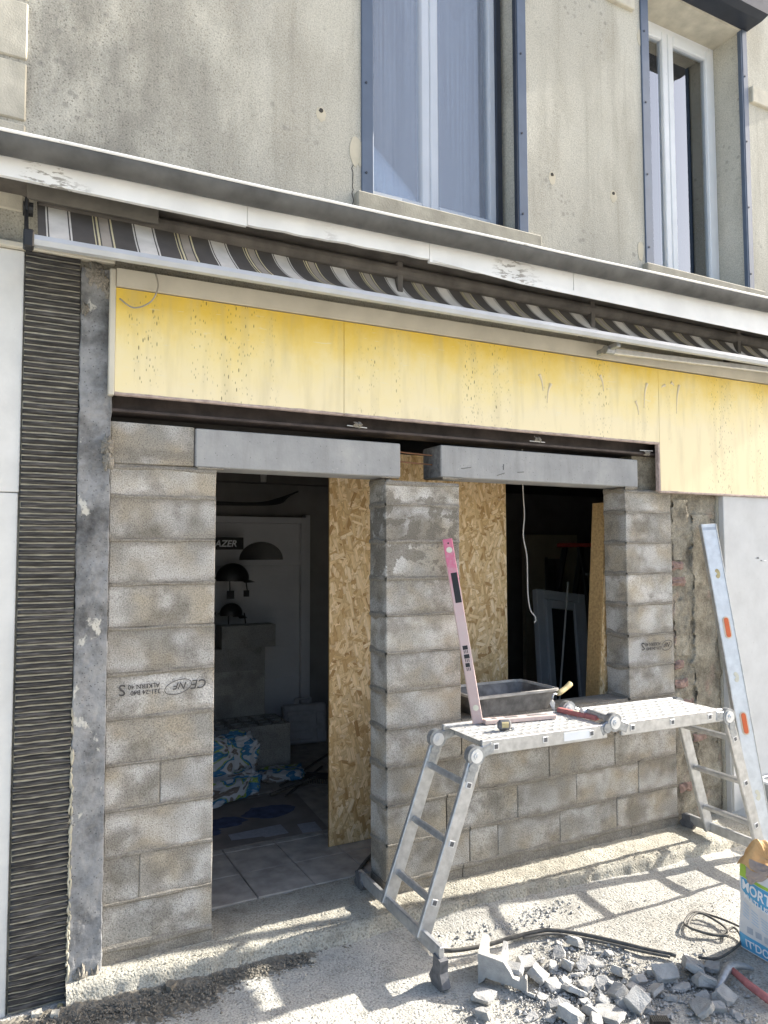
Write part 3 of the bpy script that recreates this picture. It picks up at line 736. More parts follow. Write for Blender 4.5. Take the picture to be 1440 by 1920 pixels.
# lintels and steel beam
def lintel(label, x0, x1, z0, z1, marks):
    t = thing('concrete_lintel', label, 'lintel', 'smooth grey lintels over the openings')
    MB().box(x0, x1, -.006, .196, z0, z1, .005).build('lintel_body', 'lintel', t)
    MB().box(x0 - .0035, x0 - .0005, -.003, .19, z0 + .004, z1 - .004).build('end_shade', 'endshade', t)  # thin dark sheet added over the left end, standing in for shade
    bd = MB(); smear(bd, x0 + .01, x0 + .14, z0 - .004, -.002, .009, 3); smear(bd, x1 - .12, x1 - .01, z0 - .004, -.002, .009, 8); bd.build('mortar', 'mortar', t)
    for (mx, mz, L, a) in marks:
        mk = MB().bar((mx - L / 2 * math.cos(a), -.0075, mz - L / 2 * math.sin(a)), (mx + L / 2 * math.cos(a), -.0075, mz + L / 2 * math.sin(a)), .002, .003, (0, 0, 1) if abs(math.sin(a)) < .9 else (1, 0, 0), 0); mk.build('pencil_mark', 'ink', t)
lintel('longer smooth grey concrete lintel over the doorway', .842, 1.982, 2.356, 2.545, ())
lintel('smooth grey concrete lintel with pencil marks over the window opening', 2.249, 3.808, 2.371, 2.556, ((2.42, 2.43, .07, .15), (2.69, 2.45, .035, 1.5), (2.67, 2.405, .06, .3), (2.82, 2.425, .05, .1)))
bm_ = thing('steel_beam', 'dark brown steel beam running under the yellow fascia', 'beam')
MB().box(.40, 4.2, -.028, .13, 2.592, 2.606, .002).build('lower_flange', 'steel', bm_)
MB().box(.40, 4.2, .045, .058, 2.607, 2.80).build('web', 'steel', bm_)
MB().box(.40, 4.2, -.02, .13, 2.801, 2.815, .002).build('upper_flange', 'steel', bm_)
for i, (x, z) in enumerate(((1.70, 2.655), (2.93, 2.66), (3.86, 2.63))):
    MB().grid(lambda u, v: (x + .05 * (u - .5) + .012 * nz(u * 4, v * 3, i), -.032 - .014 * math.sin(math.pi * v) * (1 + nz(u * 5, v * 5, i)), z - .045 + .03 * v + .012 * nz(u * 6, v, i + 3)), 10, 6).build('mortar_blob', 'mortar', bm_, True)
    MB().bar((x - .06, -.034, 2.617), (x + .06, -.034, 2.612 + .004 * i), .003, .005).build('tie_wire', 'whitewire', bm_)
cav = MB().box(3.81, 4.2, .05, .3, 2.35, 2.59); tag(cav.build('dark_cavity_masonry', 'oldwall'), 'dark broken masonry in the recess right of the window lintel', 'masonry')
rb = thing('rebar_pair', 'two rusty reinforcing bars in the gap between the lintels', 'rebar')
for zz in (2.45, 2.505): MB().tube(smooth_path([(1.97, .09, zz + .012), (2.08, .085, zz + .004), (2.26, .09, zz)], 5), .0045, 6).build('bar', 'rust', rb)

# ================================================================== YELLOW FASCIA, BEIGE STRIP
YF = thing('yellow_fascia', 'faded yellow shop fascia with black drip specks above the openings', 'fascia')
ypan = [[(.456, 2.676), (1.609, 2.676), (1.609, 3.170), (.456, 3.163)], [(1.612, 2.676), (3.958, 2.676), (3.958, 3.182), (1.612, 3.170)],
        [(3.961, 2.349), (6.22, 2.349), (6.22, 3.20), (3.961, 3.182)]]
for q in ypan:
    P = MB().prism([(x, -.06, z) for x, z in q], (0, .026, 0)).build('fascia_panel', 'yellow', YF)
    x0, x1 = q[0][0], q[1][0]; zb = q[0][1]
    m = MB(); smear(m, x0, x1, zb - .002, -.056, .008, int(x0 * 10)); m.box(x0, x1, -.062, -.030, zb - .012, zb - .001, .003)
    m.build('panel_edge', 'yellowedge', P)
m = MB().box(3.944, 3.960, -.062, -.030, 2.345, 2.676, .003); m.build('panel_edge', 'yellowedge', YF)
box('side_batten', 'beige', .428, .455, -.064, -.02, 2.66, 3.25, .004, YF)
for i, (x, z, L) in enumerate(((2.93, 3.03, .10), (3.02, 2.98, .12), (3.43, 3.08, .1), (3.85, 3.07, .17), (3.74, 2.94, .09), (4.02, 3.075, .02), (4.08, 3.10, .02), (4.16, 3.09, .2))):
    pts = smooth_path([(x, -.0575, z), (x + .02 * (-1) ** i, -.0585, z - L * .4), (x + .03 * (-1) ** i, -.0595, z - L)], 5)
    MB().tube(pts, [.010 * (1 - k / len(pts)) ** 1.5 + .0032 for k in range(len(pts))], 6).build('filler_drip', 'drip', YF, True)
bs = MB(); bs.prism([(.456, -.072, 3.168), (6.22, -.072, 3.206), (6.22, -.072, 3.305), (.456, -.072, 3.252)], (0, .03, 0))
tag(bs.build('fascia_board', 'beige'), 'beige board strip between the awning bar and the yellow fascia', 'board')
lc = MB().tube(smooth_path([(.62, -.12, 3.235), (.63, -.13, 3.17), (.60, -.12, 3.10), (.53, -.09, 3.07), (.47, -.07, 3.11)], 6), .004, 6)
tag(lc.build('loose_cable', 'greycable', None, True), 'loose grey cable loop hanging over the left end of the yellow fascia', 'cable')

# ================================================================== GUTTER, WHITE BOARD, SOFFIT, AWNING
XE = 6.25
GU = thing('roof_gutter', 'long weathered zinc gutter with pale bead above the white board', 'gutter')
def gz(x): return 3.552 + .0158 * x
m = MB(); sec = []
for k in range(13):
    a = math.pi + math.pi * k / 12; sec.append((-.345 + .062 * math.cos(a), .062 * math.sin(a)))
seg = 26
for i in range(seg + 1):
    x = -1.2 + (XE + 1.2) * i / seg; d = .004 * nz(x, 0, 0, 1.5)
    for (yy, zz) in sec: m.v.append((x, yy, gz(x) + .05 + zz + d))
for i in range(seg):
    for j in range(12): a = i * 13 + j; m.f.append((a, a + 1, a + 14, a + 13))
g = m.build('trough', 'zinc', GU, True); sol = g.modifiers.new('s', 'SOLIDIFY'); sol.thickness = .003
MB().tube([(-1.2 + (XE + 1.2) * i / 26, -.408, gz(-1.2 + (XE + 1.2) * i / 26) + .052 + .004 * nz(-1.2 + (XE + 1.2) * i / 26, 0, 0, 1.5)) for i in range(27)], .0075, 8).build('bead', 'fascia', GU, True)
for x in (1.70, 3.85):
    mm = MB(); pr = [(x, yy * 1.0 + (-.345) * 0, gz(x) + .05 + zz) for yy, zz in sec]
    mm.v = [(x + dx, -.345 + (yy + .345) * 1.05, gz(x) + .05 + zz * 1.05) for dx in (-.02, .02) for yy, zz in sec]; mm.f = [(j, j + 1, j + 14, j + 13) for j in range(12)]
    mm.build('joint_sleeve', 'zinc', GU, True)
WBd = thing('white_edge_board', 'long white painted edge board with peeling paint under the gutter', 'board')
def board(x0, x1, zb0, zb1, y, rag=0.0):
    n = int((x1 - x0) / .05) + 2; m = MB(); vs = []
    for i in range(n + 1):
        x = x0 + (x1 - x0) * i / n; zb = zb0 + (zb1 - zb0) * i / n + rag * (nz(x, 0, 2, 9) + .6 * nz(x, 0, 3, 30))
        for (yy, zz) in ((y, zb), (y, gz(x) + .035), (y + .022, gz(x) + .035), (y + .022, zb)): vs.append((x, yy, zz))
    fs = [(i * 4 + j, i * 4 + (j + 1) % 4, i * 4 + 4 + (j + 1) % 4, i * 4 + 4 + j) for i in range(n) for j in range(4)] + [(0, 1, 2, 3), (n * 4 + 3, n * 4 + 2, n * 4 + 1, n * 4)]
    m.add(vs, fs); return m
board(-1.2, 1.0, 3.469, 3.470, -.302).build('plank', 'fascia', WBd)
board(1.003, 2.0, 3.478, 3.498, -.300, .006).build('plank', 'fascia', WBd)
board(2.003, 3.0, 3.482, 3.490, -.300, .004).build('plank', 'fascia', WBd)
board(3.003, XE, 3.485, 3.478, -.302, .002).build('plank', 'fascia', WBd)
MB().prism([(2.02, -.309, 3.490), (2.60, -.309, 3.462), (XE, -.309, 3.458), (XE, -.309, 3.484), (2.6, -.309, 3.489)], (0, .006, 0)).build('loose_strip', 'fascia', WBd)
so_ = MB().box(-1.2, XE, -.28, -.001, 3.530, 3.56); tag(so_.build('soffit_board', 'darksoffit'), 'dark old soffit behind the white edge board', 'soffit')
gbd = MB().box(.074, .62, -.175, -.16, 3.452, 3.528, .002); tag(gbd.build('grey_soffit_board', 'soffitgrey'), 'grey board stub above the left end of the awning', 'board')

AW = thing('awning', 'rolled back awning with grey white and beige stripes along the shop front', 'awning')
def bz(x): return 3.212 + .0092 * x
def fab(u, v):
    x = .115 + u * (XE - .2); sag = .5 + .5 * math.tanh((x - 1.3) * 1.6)
    za = bz(x) + .018; zs = 3.475; q = 1 - v
    def bez(a, b, c, d): return a * q ** 3 + 3 * b * q * q * v + 3 * c * q * v * v + d * v ** 3
    y = -.325 + .22 * v; z = za + (zs - za) * v
    y2, z2 = bez(-.325, -.235, -.10, -.085), bez(za, za + .022 + .01 * nz(x * 5, 0, 1), za + .05 + .012 * nz(x * 4, 0, 6), zs)
    return (x + .012 * sag * nz(x * 6, v * 2, 3), y + (y2 - y) * sag, z + (z2 - z) * sag + .004 * nz(x * 7, v * 3, 2))
MB().grid(fab, 400, 20).build('fabric', 'awning', AW, True)
m = MB(); 
def barprof(x): return [(x, -.352, bz(x) - .004), (x, -.346, bz(x) + .017), (x, -.330, bz(x) + .022), (x, -.312, bz(x) + .016), (x, -.308, bz(x) - .01), (x, -.318, bz(x) - .026), (x, -.343, bz(x) - .024)]
a, b = barprof(.1), barprof(XE - .05); m.add(a + b, [(k, (k + 1) % 7, 7 + (k + 1) % 7, 7 + k) for k in range(7)] + [tuple(range(7)), tuple(range(7, 14))])
m.build('front_bar', 'aluwhite', AW)
MB().tube([(.12, -.10, 3.475), (XE - .05, -.10, 3.485)], .038, 12).build('roller', 'darksoffit', AW)
m = MB(); m.box(.060, .100, -.356, -.300, bz(.1) - .04, bz(.1) + .035, .006); m.box(.066, .082, -.17, -.10, 3.33, 3.46, .004); m.bar((.074, -.30, bz(.1) + .02), (.074, -.14, 3.42), .014, .022); cyl(m, (.06, -.135, 3.42), (.1, -.135, 3.42), .03, 14)
m.build('end_bracket', 'black', AW)
m = MB(); m.bar((3.38, -.18, 3.205), (6.0, -.12, 3.315), .03, .035); m.build('folding_arm', 'alu', AW)
m = MB(); cyl(m, (3.33, -.21, 3.20), (3.40, -.21, 3.20), .026, 12); m.bar((3.36, -.30, 3.215), (3.36, -.12, 3.20), .03, .03); m.build('arm_elbow', 'galv', AW)
for x in (1.9, 3.3, 4.7): box('support_bracket', 'darksoffit', x, x + .035, -.13, -.002, 3.33, 3.53, .003, AW)

# ================================================================== OLD MASONRY, GREY WALL RIGHT
OM = thing('old_masonry_pier', 'crumbling old masonry pier with exposed red brick and plaster', 'pier')
rough_sheet('masonry_face', 'oldwall', 4.121, 4.587, .018, .07, 2.42, 50, 230, .022, OM, 11, .3, .008)
rough_sheet('plaster_remnant', 'oldwall', 4.33, 4.545, .004, .3, 2.2, 26, 190, .012, OM, 15, .05, .06)
rough_sheet('plaster_remnant', 'oldwall', 4.135, 4.29, .008, 1.22, 1.60, 20, 50, .016, OM, 17, .05, .05)
rough_sheet('plaster_remnant', 'oldwall', 4.14, 4.28, .008, 1.88, 2.3, 20, 50, .016, OM, 19, .05, .05)
for i, (x, z, wd) in enumerate(((4.13, 1.81, .11), (4.128, 1.70, .13), (4.14, 1.00, .12), (4.13, 1.13, .09), (4.30, .62, .13), (4.15, .30, .12), (4.2, .86, .11))):
    MB().grid(lambda u, v: (x + wd * u + .012 * nz(v * 2, i, 1, 1.3) * (1 if u in (0, 1) else 0), .012 - .018 * min(1, 5 * min(u, 1 - u)) * min(1, 4 * min(v, 1 - v)) - .010 * nz(u * 5, v * 4, i), z + .06 * v + .012 * nz(u * 3, v, i + 4)), 14, 8).build('brick', 'brick', OM)
GW = thing('grey_wall', 'smooth pale blue grey painted wall at the right edge', 'wall')
box('panel', 'greywall', 4.602, 9.0, -.045, -.001, .02, 2.338, .004, GW)
for i in range(7):
    a = random.uniform(-.5, .5); x = 5.02 + random.uniform(-.1, .12); z = 1.87 + .02 * i % .04
    MB().prism(disc_patch(x, z, .018, .005, -.0475, i + 70, 9), (0, .002, 0)).build('chipped_spot', 'pvc', GW)
pe = MB().prism([(4.575, -.062, 1.30), (4.592, -.062, 1.02), (4.612, -.062, .56), (4.606, -.062, .12), (4.74, -.062, .14), (4.742, -.062, .18), (4.70, -.062, .2), (4.70, -.062, .30), (4.715, -.062, .38), (4.70, -.062, .45), (4.712, -.062, .62), (4.66, -.062, 1.0), (4.62, -.062, 1.3)], (0, .016, 0))
pe.build('broken_edge', 'whitewall', GW)

# ================================================================== BOARDS BEHIND THE PIERS
def osb_board(label, x0, x1, y, z0, z1, M=None):
    t = thing('strand_board', label, 'board')
    MB().box(x0 + .002, x1, y, y + .0095, z0 + .002, z1, 0, M).build('board_face', 'osb', t)
    MB().box(x0, x0 + .0018, y, y + .012, z0, z1, 0, M).build('cut_edge', 'osbedge', t)
    return t
osb_board('large strand board sheet standing behind the middle block pier', 1.872, 3.268, .742, .1015, 2.60)
MR = Matrix.Translation((3.755, .225, .975)) @ Matrix.Rotation(R(-5.6), 4, 'Y') @ Matrix.Rotation(R(82), 4, 'Z')
sb = thing('strand_board', 'narrow strand board strip leaning inside the right jamb of the window', 'board')
MB().prism([(3.605, .215, .70), (3.60, .33, .70), (3.715, .33, 2.28), (3.725, .215, 2.28)], (.012, 0, 0)).build('board_edge', 'osbedge', sb)
MB().prism([(3.618, .216, .70), (3.618, .228, .70), (3.738, .228, 2.28), (3.738, .216, 2.28)], (.17, 0, 0)).build('board_face', 'osb', sb)

# ================================================================== INTERIOR SEEN THROUGH THE OPENINGS
DR = thing('wrapped_door', 'white door with fanlight wrapped in clear plastic at the back of the room', 'door')
box('door_leaf', 'door', 1.72, 2.735, 3.50, 3.545, .11, 2.235, .004, DR)
m = MB(); m.box(2.737, 2.80, 3.46, 3.60, .10, 2.30, .005); m.box(2.802, 2.85, 3.50, 3.60, .10, 2.33, .005); m.box(1.66, 2.736, 3.46, 3.60, 2.237, 2.30, .005); m.box(1.66, 1.718, 3.46, 3.6, .1, 2.236, .005)
m.build('door_frame', 'door', DR)
m = MB().prism([(2.325 + .226 * math.cos(math.pi * k / 20), 3.488, 1.872 + .18 * math.sin(math.pi * k / 20)) for k in range(21)], (0, .01, 0)); m.build('fanlight', 'fan', DR)
m = MB().grid(lambda u, v: (1.73 + u * 1.0, 3.474 - .022 * abs(nz(u * 5, v * 26 + u * 3, 0)) - .014 * abs(nz(u * 22, v * 13, 4)), .7 + v * 1.12), 110, 120); m.build('plastic_film', 'film', DR, True)
DS = thing('helmet_display', 'black helmet display stand with white lettering inside the dark room', 'display stand')
MB().box(1.52, 1.765, 3.20, 3.30, .10, 2.20, .006).build('post', 'black', DS)
sg = MB().box(1.66, 2.045, 3.17, 3.19, 1.972, 2.088, .003).build('sign_board', 'black', DS)
tm = text_mesh('LAZER', .085, 'white', .25, .002)
link('lettering', tm, sg, Matrix.Translation((1.728, 3.168, 2.0)) @ Matrix.Rotation(R(90), 4, 'X'))
for (lb, hx, hz, rr) in (('upper black helmet with hanging tags on the display stand', 1.93, 1.71, .145), ('lower round black helmet with hanging tag on the display stand', 1.92, 1.385, .10)):
    h = thing('helmet', lb, 'helmet')
    MB().grid(lambda u, v: (hx + rr * 1.05 * math.cos(2 * math.pi * u) * math.cos(v * 1.7 - .2), 3.13 + rr * .85 * math.sin(2 * math.pi * u) * math.cos(v * 1.7 - .2), hz + rr * .95 * math.sin(v * 1.7 - .2)), 24, 12).build('shell', 'black', h, True)
    MB().grid(lambda u, v: (hx + rr * (1.06 + .35 * v) * math.cos(-1.3 + 2.6 * u), 3.13 - .03 + rr * (.86 + .35 * v) * math.sin(-1.3 + 2.6 * u), hz - .02 - .02 * v), 16, 3).build('visor', 'black', h, True)
    for (dx, sz) in ((-.03, .07), (.12, .055)):
        MB().tube([(hx + dx, 3.12, hz), (hx + dx * 1.1, 3.10, hz - .12)], .006, 6).build('strap', 'black', h)
        MB().box(hx + dx - sz / 2, hx + dx + sz / 2, 3.085, 3.092, hz - .12 - sz, hz - .115, .002).build('tag', 'black', h)
    MB().bar((hx - .2, 3.2, hz), (hx, 3.15, hz), .02, .02).build('hook', 'black', h)

# stored hollow blocks, every block a thing
hb = MB(); L_, D_, H_ = .494, .2, .198; t_ = .022; nc = 4
hb.box(0, L_, 0, t_, 0, H_); hb.box(0, L_, D_ - t_, D_, 0, H_); hb.box(0, L_, D_ / 2 - t_ / 2, D_ / 2 + t_ / 2, .001, H_ - .001)
for k in range(nc + 1):
    xx = k * (L_ - t_) / nc; hb.box(xx + .0005, xx + t_ - .0005, t_, D_ / 2 - t_ / 2, .0005, H_ - .0005); hb.box(xx + .0005, xx + t_ - .0005, D_ / 2 + t_ / 2, D_ - t_, .0005, H_ - .0005)
hb.box(0.002, L_ - .002, .002, D_ - .002, .0, .012)
hbm = hb.mesh('stored_block', 'block_new')
def stored(x, y, z, rot, label):
    o = link('stored_block', hbm, None, Matrix.Translation((x, y, z)) @ Matrix.Rotation(R(rot), 4, 'Z')); tag(o, label, 'block', 'stored hollow blocks in the room'); return o
lowl = 'grey hollow block in the low stack with open cells facing up, inside the doorway'
for j in range(2):
    for i in range(2):
        for k in range(2): stored(1.745 - i * .505, 2.42 + j * .205, .101 + k * .199, 0, lowl)
for k in range(5): stored(1.655, 2.84, .101 + k * .199, 0, ('bottom', 'second lowest', 'middle', 'second highest full', 'fifth and highest full-width')[k] + ' grey hollow block of the tall dark stack inside the room')
stored(1.755, 2.84, .101 + 5 * .199, 0, 'topmost grey hollow block on the tall stack inside the room')

CA = thing('tool_case', 'pale grey moulded power tool case standing on the shop floor', 'tool case')
Mc = Matrix.Translation((2.44, 3.16, .115)) @ Matrix.Rotation(R(-6), 4, 'Z') @ Matrix.Rotation(R(-8), 4, 'X')
MB().box(0, .43, -.05, .05, 0, .37, .02, Mc).build('shell', 'case', CA)
m = MB()
for (a, b, c, d) in ((.03, .30, .27, .31), (.32, .40, .03, .14), (.32, .40, .17, .29), (.03, .28, .04, .06), (.05, .26, .12, .21), (.03, .06, .08, .25)): m.box(a, b, -.062, -.0495, c, d, .006, Mc)
m.build('raised_panel', 'case', CA)
m = MB(); m.bar(Mc @ Vector((.14, 0, .375)), Mc @ Vector((.14, 0, .42)), .03, .02); m.bar(Mc @ Vector((.28, 0, .375)), Mc @ Vector((.28, 0, .42)), .03, .02); m.bar(Mc @ Vector((.13, 0, .42)), Mc @ Vector((.29, 0, .42)), .03, .02); m.build('handle', 'case', CA)

def crumpled(name, label, c, size, seed, cat='bag', rot=0):
    sx, sy, sz = size; Mx = Matrix.Translation(c) @ Matrix.Rotation(R(rot), 4, 'Z')
    def fn(u, v):
        a, b = 2 * math.pi * u, math.pi * v; d = Vector((math.cos(a) * math.sin(b), math.sin(a) * math.sin(b), -math.cos(b)))
        q = Vector([math.copysign(abs(k) ** .6, k) for k in d]); r = 1 + .28 * nz(d.x * 2.2, d.y * 2.2, d.z * 2.2 + seed) + .18 * abs(nz(d.x * 6, d.y * 6, d.z * 6 + seed))
        p = Vector((q.x * sx * r, q.y * sy * r, max(q.z * sz * r, -sz * .95))); return Mx @ p
    o = MB().grid(fn, 40, 24).build(name, 'bagcrumple', None); tag(o, label, cat, 'empty mortar bags inside the doorway'); return o
crumpled('crumpled_bag', 'crumpled blue and green mortar bag lying nearest the doorway', (1.52, 1.93, .185), (.21, .14, .085), 2, rot=20)
crumpled('crumpled_bag', 'crumpled blue mortar bag heaped against the low block stack', (1.48, 2.10, .33), (.16, .13, .20), 5)
crumpled('crumpled_bag', 'crumpled white and brown torn bag on top of the bag heap', (1.70, 2.16, .36), (.15, .10, .15), 9)
crumpled('crumpled_bag', 'flattened green and blue bag beside the broom', (2.10, 2.22, .145), (.17, .12, .045), 12, rot=-15)
crumpled('crumpled_bag', 'torn pale bag between the heap and the broom', (1.72, 1.98, .19), (.09, .09, .09), 15)

BR = thing('broom', 'dark broom lying on the shop floor beside the bags', 'broom')
MB().tube([(1.85, 1.80, .13), (2.32, 1.97, .16), (2.62, 2.62, .15)][:2], .012, 8).build('handle', 'cable', BR)
MB().bar((2.22, 2.02, .165), (2.44, 1.86, .165), .055, .035).build('head', 'black', BR)
m = MB()
for i in range(16):
    t = i / 15; a = Vector((2.22, 2.02, .155)).lerp(Vector((2.44, 1.86, .155)), t); m.tube([a, a + Vector((.012 * nz(i, 0, 0, 3), -.012, -.05))], .007, 5)
m.build('bristles', 'cable', BR)
for (lb, p) in (('long dark steel bar lying behind the broom', ((2.0, 2.0, .118), (2.78, 2.75, .118))), ('short dark steel bar lying before the bags', ((1.95, 1.75, .112), (2.5, 2.35, .112)))):
    o = MB().tube(list(p), .010, 8).build('steel_bar', 'cable'); tag(o, lb, 'bar')
CB = thing('cardboard_sheet', 'flat grey brown cardboard sheet with worn blue print on the doorway floor', 'cardboard')
MB().prism([(1.00, 1.015, .1035), (1.99, 1.012, .1035), (2.06, 1.8, .1035), (1.9, 1.86, .1035), (1.0, 1.86, .1035)], (0, 0, .004)).build('sheet', 'card', CB)
for q in ([(1.362, 1.124), (1.560, 1.095), (1.57, 1.07), (1.727, 1.072), (1.732, 1.241), (1.368, 1.222)], [(1.81, 1.028), (1.939, 1.011), (1.955, 1.179), (1.831, 1.189)]):
    MB().prism([(x, y, .1078) for x, y in q], (0, 0, .0008)).build('printed_strip', 'tape', CB)
for i, (x, y, rx, ry) in enumerate(((1.38, 1.45, .17, .1), (1.75, 1.52, .19, .12), (1.25, 1.32, .1, .07))):
    MB().prism([(px, pz, .1077) for px, _, pz in disc_patch(x, y, rx, ry, 0, i + 90, 24)], (0, 0, .0006)).build('blue_print', 'cardblue', CB)
o = MB().tube(smooth_path([(2.048, .476, .125), (1.94, .386, .118), (1.842, .27, .108), (1.855, .14, .108), (1.868, .02, .10)], 6), .011, 8).build('power_cable', 'cable', None, True)
tag(o, 'black power cable curling round the foot of the middle block pier', 'cable')
CBd = thing('cable_bundle', 'bundle of black cables under the dark beam above the wrapped door', 'cable')
for i in range(5):
    MB().tube(smooth_path([(1.7, 3.3, 2.40 + .006 * i), (2.2, 3.28, 2.405 + .004 * i), (2.44, 3.26, 2.43 + .012 * i), (2.50 + .03 * i, 3.25, 2.50 + .012 * i)], 5), .010, 6).build('cable', 'black', CBd, True)
o = MB().box(.3, 3.34, 3.05, 3.2, 2.60, 2.775); tag(o.build('ceiling_beam', 'ceil'), 'dark ceiling beam inside the room above the doorway', 'beam')
LB = thing('lamp_socket', 'small white bulb socket hanging under the ceiling beam inside the doorway', 'lamp')
m = MB().tube([(2.18, 3.0, 2.775), (2.18, 3.0, 2.70)], .012, 8); m.build('stem', 'whitewire', LB); MB().tube([(2.18, 3.0, 2.70), (2.18, 3.0, 2.665), (2.18, 3.0, 2.60)], [.02, .03, .026], 12).build('socket', 'whitewire', LB)

FW = thing('cream_partition', 'dim cream partition with a dark doorway deep inside the room', 'partition')
m = MB(); m.box(6.45, 6.82, 4.55, 4.62, .1, 2.19); m.box(7.09, 7.40, 4.55, 4.62, .1, 2.19); m.box(6.821, 7.089, 4.55, 4.62, 1.85, 2.19); m.build('panel', 'roomcream', FW)
m = MB(); m.box(6.80, 6.84, 4.53, 4.64, .1, 1.87, .004); m.box(7.07, 7.10, 4.53, 4.64, .1, 1.87, .004); m.build('door_frame', 'room', FW)
SL = thing('step_ladder', 'black step ladder with a red top inside the dark room', 'ladder')
MB().box(5.02, 5.40, 2.02, 2.24, 1.99, 2.03, .012).build('top_step', 'red', SL)
for (a, b) in (((5.16, 2.05, 1.99), (5.52, 2.05, .10)), ((5.36, 2.05, 1.99), (5.72, 2.05, .1)), ((5.12, 2.22, 1.99), (5.0, 2.6, .1)), ((5.34, 2.22, 1.99), (5.3, 2.6, .1))):
    MB().bar(a, b, .035, .05).build('leg', 'black', SL)
for k in range(6):
    t = (k + 1) / 7; MB().bar(Vector((5.16, 2.04, 1.99)).lerp(Vector((5.52, 2.04, .1)), t), Vector((5.36, 2.04, 1.99)).lerp(Vector((5.72, 2.04, .1)), t), .06, .025).build('step', 'galv', SL)
WF = thing('leaning_frame', 'white plastic window frame leaning inside the window opening', 'window frame')
Mf = Matrix.Translation((4.60, 1.95, .12)) @ Matrix.Rotation(R(7), 4, 'Y') @ Matrix.Rotation(R(-12), 4, 'X')
m = MB(); m.box(0, .09, 0, .07, 0, 1.50, .006, Mf); m.box(.55, .64, 0, .07, 0, 1.5, .006, Mf); m.box(.091, .549, 0, .07, 1.41, 1.5, .006, Mf); m.box(.091, .549, 0, .07, 0, .09, .006, Mf); m.build('outer_frame', 'pvc', WF)
m = MB(); m.box(.10, .17, -.02, .05, .10, 1.40, .006, Mf); m.box(.47, .54, -.02, .05, .1, 1.4, .006, Mf); m.box(.171, .469, -.02, .05, 1.32, 1.4, .006, Mf); m.box(.171, .469, -.02, .05, .1, .18, .006, Mf); m.build('sash', 'pvc', WF)
MB().box(.165, .475, .01, .018, .17, 1.33, 0, Mf).build('pane', 'fan', WF)
o = MB().tube([(4.02, 1.15, .11), (4.62, 1.62, 1.66)], .008, 6).build('thin_rod', 'whitewire'); tag(o, 'thin pale rod leaning against the white window frame inside', 'rod')
o = MB().tube(smooth_path([(3.233, .5, 2.78), (3.235, .5, 2.38), (3.245, .5, 2.2), (3.232, .5, 2.05), (3.262, .5, 1.9), (3.265, .5, 1.66), (3.285, .5, 1.54), (3.325, .5, 1.49), (3.33, .5, 1.46), (3.315, .5, 1.45)], 6), .0042, 6).build('hanging_wire', 'whitewire', None, True); tag(o, 'white wire dangling from the ceiling in the window opening', 'wire')
RK = thing('low_rack', 'dim low rack with bare rails at the back of the room', 'rack')
for (a, b) in (((4.2, 3.4, .75), (5.0, 3.4, .75)), ((4.2, 3.4, .45), (5.0, 3.4, .45)), ((4.2, 3.4, .1), (4.2, 3.4, .8)), ((5.0, 3.4, .1), (5.0, 3.4, .8)), ((4.6, 3.4, .1), (4.6, 3.4, .74))): MB().bar(a, b, .05, .05, (0, 1, 0)).build('rail', 'case', RK)

# ================================================================== LADDER PLATFORM
LD = thing('folding_ladder', 'aluminium folding ladder set up as a work platform before the low wall', 'ladder')
ang = R(1.9); O2 = Vector((1.806, -.338)); e1 = Vector((math.cos(ang), -math.sin(ang))); e2 = Vector((math.sin(ang), math.cos(ang)))
def LP(s, t, z): p = O2 + e1 * s + e2 * t; return Vector((p.x, p.y, z))
E2 = Vector((e2.x, e2.y, 0)); WR = .188
ZP = .972
def rail(s0, z0, s1, z1, t, nm='rail'):
    m = MB(); m.bar(LP(s0, t, z0), LP(s1, t, z1), .026, .074, Vector((0, 0, 1)) if abs(z1 - z0) < .2 else E2.cross(LP(s1, t, z1) - LP(s0, t, z0)), .004); return m.build(nm, 'alubare', LD)
def rung_end(r_, s, z, t, sgn, tilt):
    M = Matrix.Translation(LP(s, t + sgn * .0145, z)) @ Matrix.Rotation(-ang, 4, 'Z') @ Matrix.Rotation(tilt, 4, 'Y')
    MB().box(-.016, .016, -.002, .002, -.016, .016, .0015, M).build('rung_end', 'alu', r_); MB().box(-.0105, .0105, -.0028, .0028, -.0105, .0105, 0, M).build('hole', 'rubber', r_)
legs = ((.0, .135, .292, .905), (2.325, .135, 2.085, .925))
for li, (s0, z0, s1, z1) in enumerate(legs):
    rails = {}
    for t in (-WR, WR): rails[t] = rail(s0, z0, s1, z1, t)
    tilt = math.atan2(s1 - s0, z1 - z0)
    for f in (.20, .53, .87):
        s, z = s0 + (s1 - s0) * f, z0 + (z1 - z0) * f
        M = Matrix.Rotation(0, 4, 'X'); m = MB(); m.bar(LP(s, -WR + .012, z), LP(s, WR - .012, z), .03, .032, Vector(((s1 - s0), 0, z1 - z0)), .006); m.build('rung', 'alubare', LD)
        rung_end(rails[-WR], s, z, -WR, -1, tilt)
